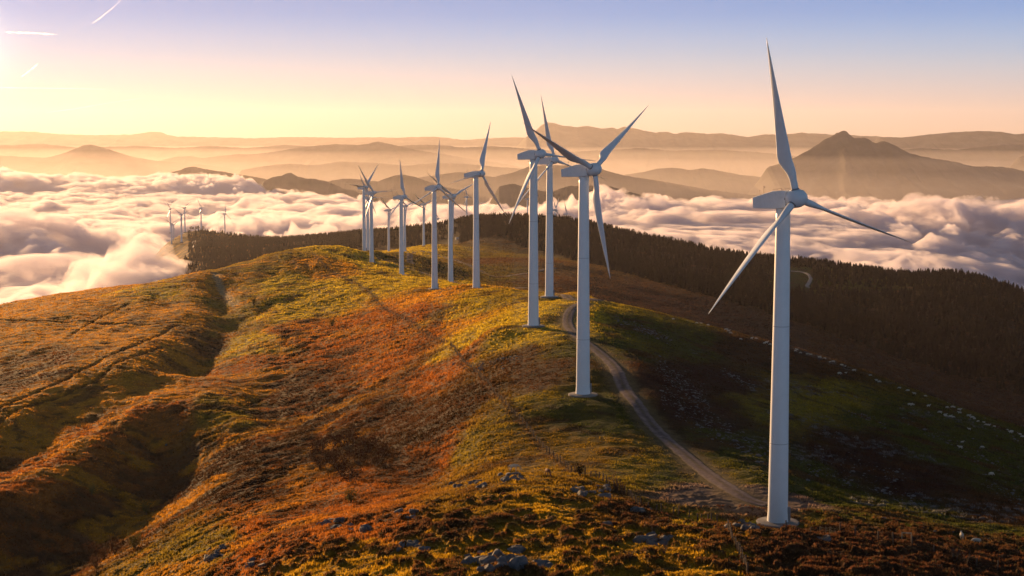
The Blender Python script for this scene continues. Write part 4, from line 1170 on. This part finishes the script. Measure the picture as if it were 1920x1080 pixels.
# ------------------------------------------------------------------ animals
def skin_body(name, joints, edges, sub=2):
    """one continuous body grown from a jointed skeleton"""
    me = bpy.data.meshes.new(name); me.from_pydata([j[0] for j in joints], edges, [])
    o = bpy.data.objects.new(name, me); COL.objects.link(o)
    md = o.modifiers.new('s', 'SKIN'); sb = o.modifiers.new('u', 'SUBSURF'); sb.levels = sub; sb.render_levels = sub
    sv = me.skin_vertices[0].data
    for v, j in zip(sv, joints): v.radius = j[1] if isinstance(j[1], tuple) else (j[1], j[1])
    sv[0].use_root = True
    bpy.context.view_layer.update()
    dg = bpy.context.evaluated_depsgraph_get()
    res = bpy.data.meshes.new_from_object(o.evaluated_get(dg))
    bpy.data.objects.remove(o); res.name = name
    return res
def quadruped(name, L, H, fat, head_low, leg, neck, woolly):
    """faces +X; L trunk length, H back height"""
    b = H - fat
    J = [((-L * .30, 0, b), fat * .98), ((0, 0, b - fat * .04), fat * 1.05), ((L * .30, 0, b + fat * .02), fat * .98), ((L * .48, 0, b + fat * .10), fat * .66)]
    E_ = [(0, 1), (1, 2), (2, 3)]
    if head_low:
        J += [((L * .48 + neck * .5, 0, b - fat * .45), fat * .38), ((L * .48 + neck * .85, 0, H * .28), fat * .30), ((L * .48 + neck * 1.1, 0, H * .10), fat * .17)]
    else:
        J += [((L * .48 + neck * .45, 0, b + fat * .75), fat * .42), ((L * .48 + neck * .75, 0, b + fat * 1.0), fat * .32), ((L * .48 + neck * 1.25, 0, b + fat * .62), fat * .18)]
    E_ += [(3, 4), (4, 5), (5, 6)]
    hd = J[5][0]
    for s in (-1, 1):
        J.append(((hd[0] - .02 * L, s * fat * .42, hd[2] + fat * .28), fat * .09)); E_.append((5, len(J) - 1))
    J.append(((-L * .48, 0, b + fat * .15), fat * .45)); E_.append((0, len(J) - 1)); tl = len(J) - 1
    J.append(((-L * .56, 0, b - fat * .3), fat * .14)); E_.append((tl, tl + 1)); J.append(((-L * .57, 0, b - fat * (1.0 if woolly else 1.6)), fat * .10)); E_.append((tl + 1, tl + 2))
    for s in (-1, 1):
        y = s * fat * .55
        k = len(J)   # hind leg: thigh, knee forward, hock back, shank, hoof
        J += [((-L * .30, y, b - fat * .45), fat * .44), ((-L * .24, y, H * .47), leg * 1.9), ((-L * .40, y, H * .30), leg * 1.1), ((-L * .36, y, H * .10), leg * .8), ((-L * .33, y, 0.0), leg)]
        E_ += [(0, k), (k, k + 1), (k + 1, k + 2), (k + 2, k + 3), (k + 3, k + 4)]
        k = len(J)
        off_ = .05 * L * s
        J += [((L * .32, y, b - fat * .45), fat * .40), ((L * .33 + off_, y, H * .36), leg * 1.3), ((L * .33 + off_, y, H * .12), leg * .8), ((L * .35 + off_, y, 0.0), leg)]
        E_ += [(2, k), (k, k + 1), (k + 1, k + 2), (k + 2, k + 3)]
    return skin_body(name, J, E_, 1)
SHEEP = [quadruped('sheep', 1.0, 0.82, 0.27, True, 0.045, 0.34, True), quadruped('sheep', 1.0, 0.82, 0.27, False, 0.045, 0.32, True)]
PONY = quadruped('pony', 1.45, 1.25, 0.29, True, 0.06, 0.75, False)
M_PALE = simple_mat('pale_coat', (0.60, 0.50, 0.38), 0.9, var=0.25, scale=2)
M_BAY = simple_mat('bay_coat', (0.16, 0.06, 0.03), 0.8, var=0.3, scale=2)
def put(name, me, mat, u, v, rz, label, cat, group=None, sc=1.0):
    x, y, z = gpt(u, v); o = link(name, me, mat); o.location = (x, y, z - 0.02); o.rotation_euler = (0, 0, rz); o.scale = (sc,) * 3
    return tag(o, label, cat, group)
p1 = put('pony', PONY, M_PALE, 962, 884, R(20), 'pale pony grazing on the knoll crest above the grey outcrop', 'pony')
p2 = put('pony', PONY.copy(), M_BAY, 1027, 893, R(-70), 'reddish brown pony grazing on the knoll crest left of the fence', 'pony')
p2.data.materials.clear(); p2.data.materials.append(M_BAY)
SH = [(1264,596),(1289,601),(1307,604),(1313,604),(1326,606),(1329,607),(1360,617),(1365,618),(1372,623),(1391,626),(1389,633),(1412,632),(1418,633),(1428,637),(1432,640),(1438,641),(1444,643),
 (1486,653),(1490,654),(1496,656),(1500,659),(1504,661),(1511,662),(1518,664),(1534,668),(1545,671),(1549,672),(1554,675),(1562,678),(1568,680),(1578,683),(1586,685),(1602,692),(1618,697),(1634,704),(1646,710),(1651,713),(1656,714),
 (1571,701),(1584,697),(1687,726),(1694,729),(1704,732),(1716,738),(1737,743),(1708,756),(1710,759),(1740,761),(1773,762),(1790,761),(1788,764),(1796,766),(1760,774),(1772,777),(1775,778),(1784,780),(1788,782),(1800,774),(1815,777),(1818,780),(1822,783),(1829,785),(1832,787),(1843,790),(1851,795),(1854,798),(1867,799),(1818,804),(1886,806),(1893,809),(1898,808),(1911,814),(1917,816),(1802,829),(1841,838),(1800,836)]
for i, (u, v) in enumerate(SH):
    if u < 1700 and i % 4 == 1: continue
    if u < 1450: lab, g = 'tiny white sheep on the skyline of the right flank, left of the nearest tower', 'sheep left of the nearest tower'
    elif u < 1680: lab, g = 'small white sheep strung along the crest just right of the nearest tower', 'sheep along the crest right of the tower'
    else: lab, g = 'white sheep in the scattered flock below the crest at the right edge', 'flock near the right edge'
    put('sheep', SHEEP[i % 2], M_FLEECE, u + rn.uniform(-3, 3), v + 1.5 + rn.uniform(-0.5, 3.5), rn.uniform(-0.5, 0.5) + (0 if rn.random() < .5 else math.pi), lab, 'sheep', g, rn.uniform(0.62, 0.95))
put('sheep', SHEEP[1], M_FLEECE, 1803, 1010, R(80), 'white sheep seen end on at the lower right, left of another', 'sheep')
put('sheep', SHEEP[0], M_FLEECE, 1831, 1019, R(170), 'white sheep grazing side on at the lower right corner', 'sheep')
put('sheep', SHEEP[0], M_FLEECE, 1858, 892, R(20), 'lone white sheep on the dark slope above the lower right pair', 'sheep')

# ------------------------------------------------------------------ fences
def fence(name, pix, label, step=3.0, ph=1.2, wires=3, tilt=0.10):
    P = smooth_line([gpt(*p)[:2] for p in pix], 8)
    P = np.array(P); s = np.concatenate([[0], np.cumsum(np.linalg.norm(np.diff(P, axis=0), axis=1))])
    n = min(95, max(3, int(s[-1] / step))); q = np.linspace(0, s[-1], n) + np.array([0] + [rn.uniform(-.4, .4) for _ in range(n - 2)] + [0])
    X_ = np.interp(q, s, P[:, 0]); Y_ = np.interp(q, s, P[:, 1]); Zp = bil(Z, X_ / Y_, np.log(Y_))
    root = empty(name, (X_[0], Y_[0], Zp[0])); tops = []
    for i in range(n):
        bm = bmesh.new(); h = ph * rn.uniform(0.85, 1.15); tx_, ty_ = rn.uniform(-tilt, tilt), rn.uniform(-tilt, tilt)
        a = Vector((X_[i] - X_[0], Y_[i] - Y_[0], Zp[i] - Zp[0]))
        add_cyl(bm, a + Vector((0, 0, -0.3)), a + Vector((tx_, ty_, h)), 0.11, 0.09, 6)
        link('post', bm_mesh(bm, 'post'), M_WOOD, root); tops.append((a, Vector((tx_, ty_, h))))
    for w in range(wires):
        f = 0.35 + 0.55 * w / max(1, wires - 1); bm = bmesh.new()
        for (a, d), (b, e) in zip(tops[:-1], tops[1:]):
            add_cyl(bm, a + d * f, b + e * f, 0.010, n=3)
        link('wire', bm_mesh(bm, 'wire'), M_WIRE, root)
    return tag(root, label, 'fence')
fence('fence', [(582,474),(610,500),(640,518),(690,548),(735,588),(790,618),(838,644)], 'post and wire fence running down the far ridge between grass and red bracken', 5.0)
fence('fence', [(845,648),(866,676),(905,712),(945,756),(985,800),(1022,845),(1055,872),(1072,885)], 'post and wire fence climbing the ridge toward the second largest turbine', 3.2)
fence('fence', [(1078,888),(1100,893),(1125,900),(1150,914),(1175,930),(1205,948),(1250,962),(1300,972),(1345,980)], 'fence of closely set leaning posts behind the right end of the knoll', 1.3)
fence('fence', [(1366,992),(1372,1010),(1380,1028),(1392,1050),(1402,1078)], 'fence running straight down to the bottom edge left of the nearest turbine', 1.6)
fence('fence', [(1475,992),(1530,997),(1580,1002),(1650,1012),(1690,1022),(1740,1034),(1800,1052),(1870,1070)], 'sparse post fence right of the nearest turbine along the heather edge', 2.6)
# fallen pale rail lit by the sun
x0, y0, z0 = gpt(1690, 1012); 
bm = bmesh.new(); add_cyl(bm, (0, 0, 0.9), (1.35, 0.25, 0.78), 0.07, 0.07, 7); add_cyl(bm, (0.05, 0, -0.3), (0.05, 0, 0.95), 0.06, 0.05, 6); add_cyl(bm, (1.3, 0.25, -0.3), (1.3, 0.25, 0.85), 0.06, 0.05, 6)
ho = link('wooden_hurdle', bm_mesh(bm, 'wooden_hurdle'), simple_mat('pale_wood', (0.5, 0.42, 0.26), 0.8, var=0.2, scale=4)); ho.location = (x0, y0, z0)
tag(ho, 'pale wooden rail on two short posts at the lower right', 'rail')

# ------------------------------------------------------------------ single bushes
def shrub(u, v, h, label, group=None, seed=0, mat=None, bare=False, wide=1.0):
    r = random.Random(seed); x, y, z = gpt(u, v); root = empty('shrub', (x, y, z))
    bs = bmesh.new(); bf = bmesh.new()
    for i in range(9):
        a = r.uniform(0, 6.28); t = Vector((math.cos(a) * h * .38 * wide * r.uniform(.4, 1), math.sin(a) * h * .38 * wide * r.uniform(.4, 1), h * r.uniform(.6, 1.0)))
        add_cyl(bs, (0, 0, -.1), t, 0.045 * h / 2, 0.012, 5)
        for j in range(48 if not bare else 8):
            p = t * r.uniform(.35, 1.02) + Vector((r.gauss(0, 1), r.gauss(0, 1), r.gauss(0, 1))) * h * .11
            s_ = h * r.uniform(.03, .07); n_ = Vector((r.gauss(0, 1), r.gauss(0, 1), r.gauss(0, 1))).normalized(); q = n_.orthogonal().normalized(); w_ = n_.cross(q)
            vs = [bf.verts.new(p + q * s_), bf.verts.new(p + w_ * s_ * .6), bf.verts.new(p - q * s_), bf.verts.new(p - w_ * s_ * .6)]; bf.faces.new(vs)
    link('stems', bm_mesh(bs, 'stems'), M_BARK, root); link('foliage', bm_mesh(bf, 'foliage'), mat or M_GORSE, root, False)
    return tag(root, label, 'shrub', group)
shrub(623, 612, 3.2, 'small round bush alone on the red bracken slope', seed=1)
shrub(476, 572, 4.2, 'small bush beside the ravine on the left slope', seed=2)
shrub(658, 942, 2.6, 'thin golden sapling on the slope left of the knoll', seed=3)
shrub(252, 1030, 3.2, 'yellowish bush at the edge of the shaded hollow, lower left', seed=4)
shrub(275, 965, 3.2, 'small golden bush inside the shaded hollow', seed=5)
shrub(172, 930, 3.0, 'dark bush on the shaded side of the left hollow', seed=6)
shrub(1088, 893, 2.0, 'dark dense bush against the close set fence posts', seed=7, mat=M_PINE)
shrub(1155, 918, 2.6, 'bare twiggy bush behind the right end of the knoll', seed=8, mat=M_HEATH, bare=True)
shrub(1168, 926, 2.2, 'second bare twiggy bush lower down the close set fence', seed=9, mat=M_HEATH, bare=True)
M_THORN = simple_mat('thorn_twigs', (0.045, 0.018, 0.010), 0.95, 0, 0.05, var=0.4, scale=0.8, translucent=0.2)
for k, (u, v, h) in enumerate([(600,850,4),(622,872,4),(650,845,4.4),(672,872,4),(690,850,4),(640,892,4),(705,875,3.2),(665,830,3.6),(628,835,3.6),(655,905,3.2),(600,880,3.2),(585,862,3),(715,855,3)]):
    shrub(u, v, h, 'bare reddish thorn bush in the thicket on the shaded slope below the ridge', 'thorn thicket on the shaded slope', 20 + k, M_THORN, False, 2.0)
for k, (u, v, h) in enumerate([(170,1045,3.5),(195,1052,3),(215,1040,3.2),(180,1065,2.6)]):
    shrub(u, v, h, 'low russet bush in the clump at the bottom left corner', 'russet bushes at the lower left', 40 + k, M_HEATH, False, 1.2)
for k, (u, v, h) in enumerate([(1225,1000,1.4),(1245,1040,1.5),(1180,1052,1.3),(1790,1055,2.0),(1812,1060,1.8),(1690,1060,1.2),(1235,1020,1.2)]):
    shrub(u, v, h, 'rusty twiggy bush among the foreground heather', 'rusty bushes in the foreground heather', 50 + k, M_HEATH, True, 1.2)

# white farm buildings far down on the dark slope
def hut(u, v, w, d, h, label):
    x, y, z = gpt(u, v, ymin=900); root = empty('farm_building', (x, y, z), 0.3)
    bm = bmesh.new(); add_box(bm, (0, 0, h / 2), (w, d, h)); link('wall', bm_mesh(bm, 'wall'), simple_mat('whitewash', (0.75, 0.72, 0.68), 0.8), root, False)
    bm = bmesh.new(); 
    vv = [bm.verts.new(p) for p in ((-w/2-.3, -d/2-.3, h), (w/2+.3, -d/2-.3, h), (w/2+.3, d/2+.3, h), (-w/2-.3, d/2+.3, h), (-w/2-.3, 0, h + d * .3), (w/2+.3, 0, h + d * .3))]
    for f in ((0, 1, 5, 4), (2, 3, 4, 5), (0, 4, 3), (1, 2, 5), (0, 3, 2, 1)): bm.faces.new([vv[i] for i in f])
    link('roof', bm_mesh(bm, 'roof'), simple_mat('pale_roof', (0.55, 0.5, 0.48), 0.7), root, False)
    tag(root, label, 'building')
hut(858, 449, 5, 3, 2.2, 'small white farm building below the wooded hill, left one of two')
hut(867, 449.5, 4, 3, 1.8, 'small white farm building below the wooded hill, right one of two')

# ------------------------------------------------------------------ contrails
M_TRAIL = volume_mat('contrail_ice', (1, 1, 1), 0.0035, 0.75)
def contrail(px, width, D, label, dens_jit=0.25):
    P = []
    for i, (u, v) in enumerate(px):
        d = ray(u, v); P.append(Vector((d[0] * D, D, d[2] * D + CZ)))
    rings = []; n = 10; K_ = 40; r = random.Random(int(px[0][0]))
    for i in range(K_):
        t = i / (K_ - 1) * (len(P) - 1); j = min(int(t), len(P) - 2); c = P[j].lerp(P[j + 1], t - j)
        d = (P[j + 1] - P[j]).normalized(); up = Vector((0, 0, 1)); a = d.cross(Vector((0, 1, 0))).normalized(); b = Vector((0, 1, 0))
        taper = min(1, i / 4, (K_ - 1 - i) / 5) * r.uniform(1 - dens_jit, 1 + dens_jit) + 0.02
        rings.append([c + (a * math.cos(2 * math.pi * k / n) + b * math.sin(2 * math.pi * k / n)) * width * taper for k in range(n)])
    tag(link('contrail', bm_mesh(loft(rings), 'contrail'), M_TRAIL), label, 'contrail')
contrail([(170,46),(190,32),(210,16),(231,-4)], 17, 42000, 'long thin white contrail slanting up at the top left')
contrail([(38,146),(52,135),(64,126),(72,118)], 24, 42000, 'short fuzzy contrail near the left edge above the horizontal one', 0.5)
contrail([(-20,164),(60,165),(140,166),(210,168)], 14, 42000, 'straight level contrail at the left edge above the mountains')
contrail([(80,212),(140,204),(210,192),(280,182)], 13, 46000, 'faint contrail rising gently to the right, lowest of the four')
contrail([(4,60),(30,61),(60,62),(110,65)], 22, 42000, 'smudged flat contrail near the top left corner', 0.6)
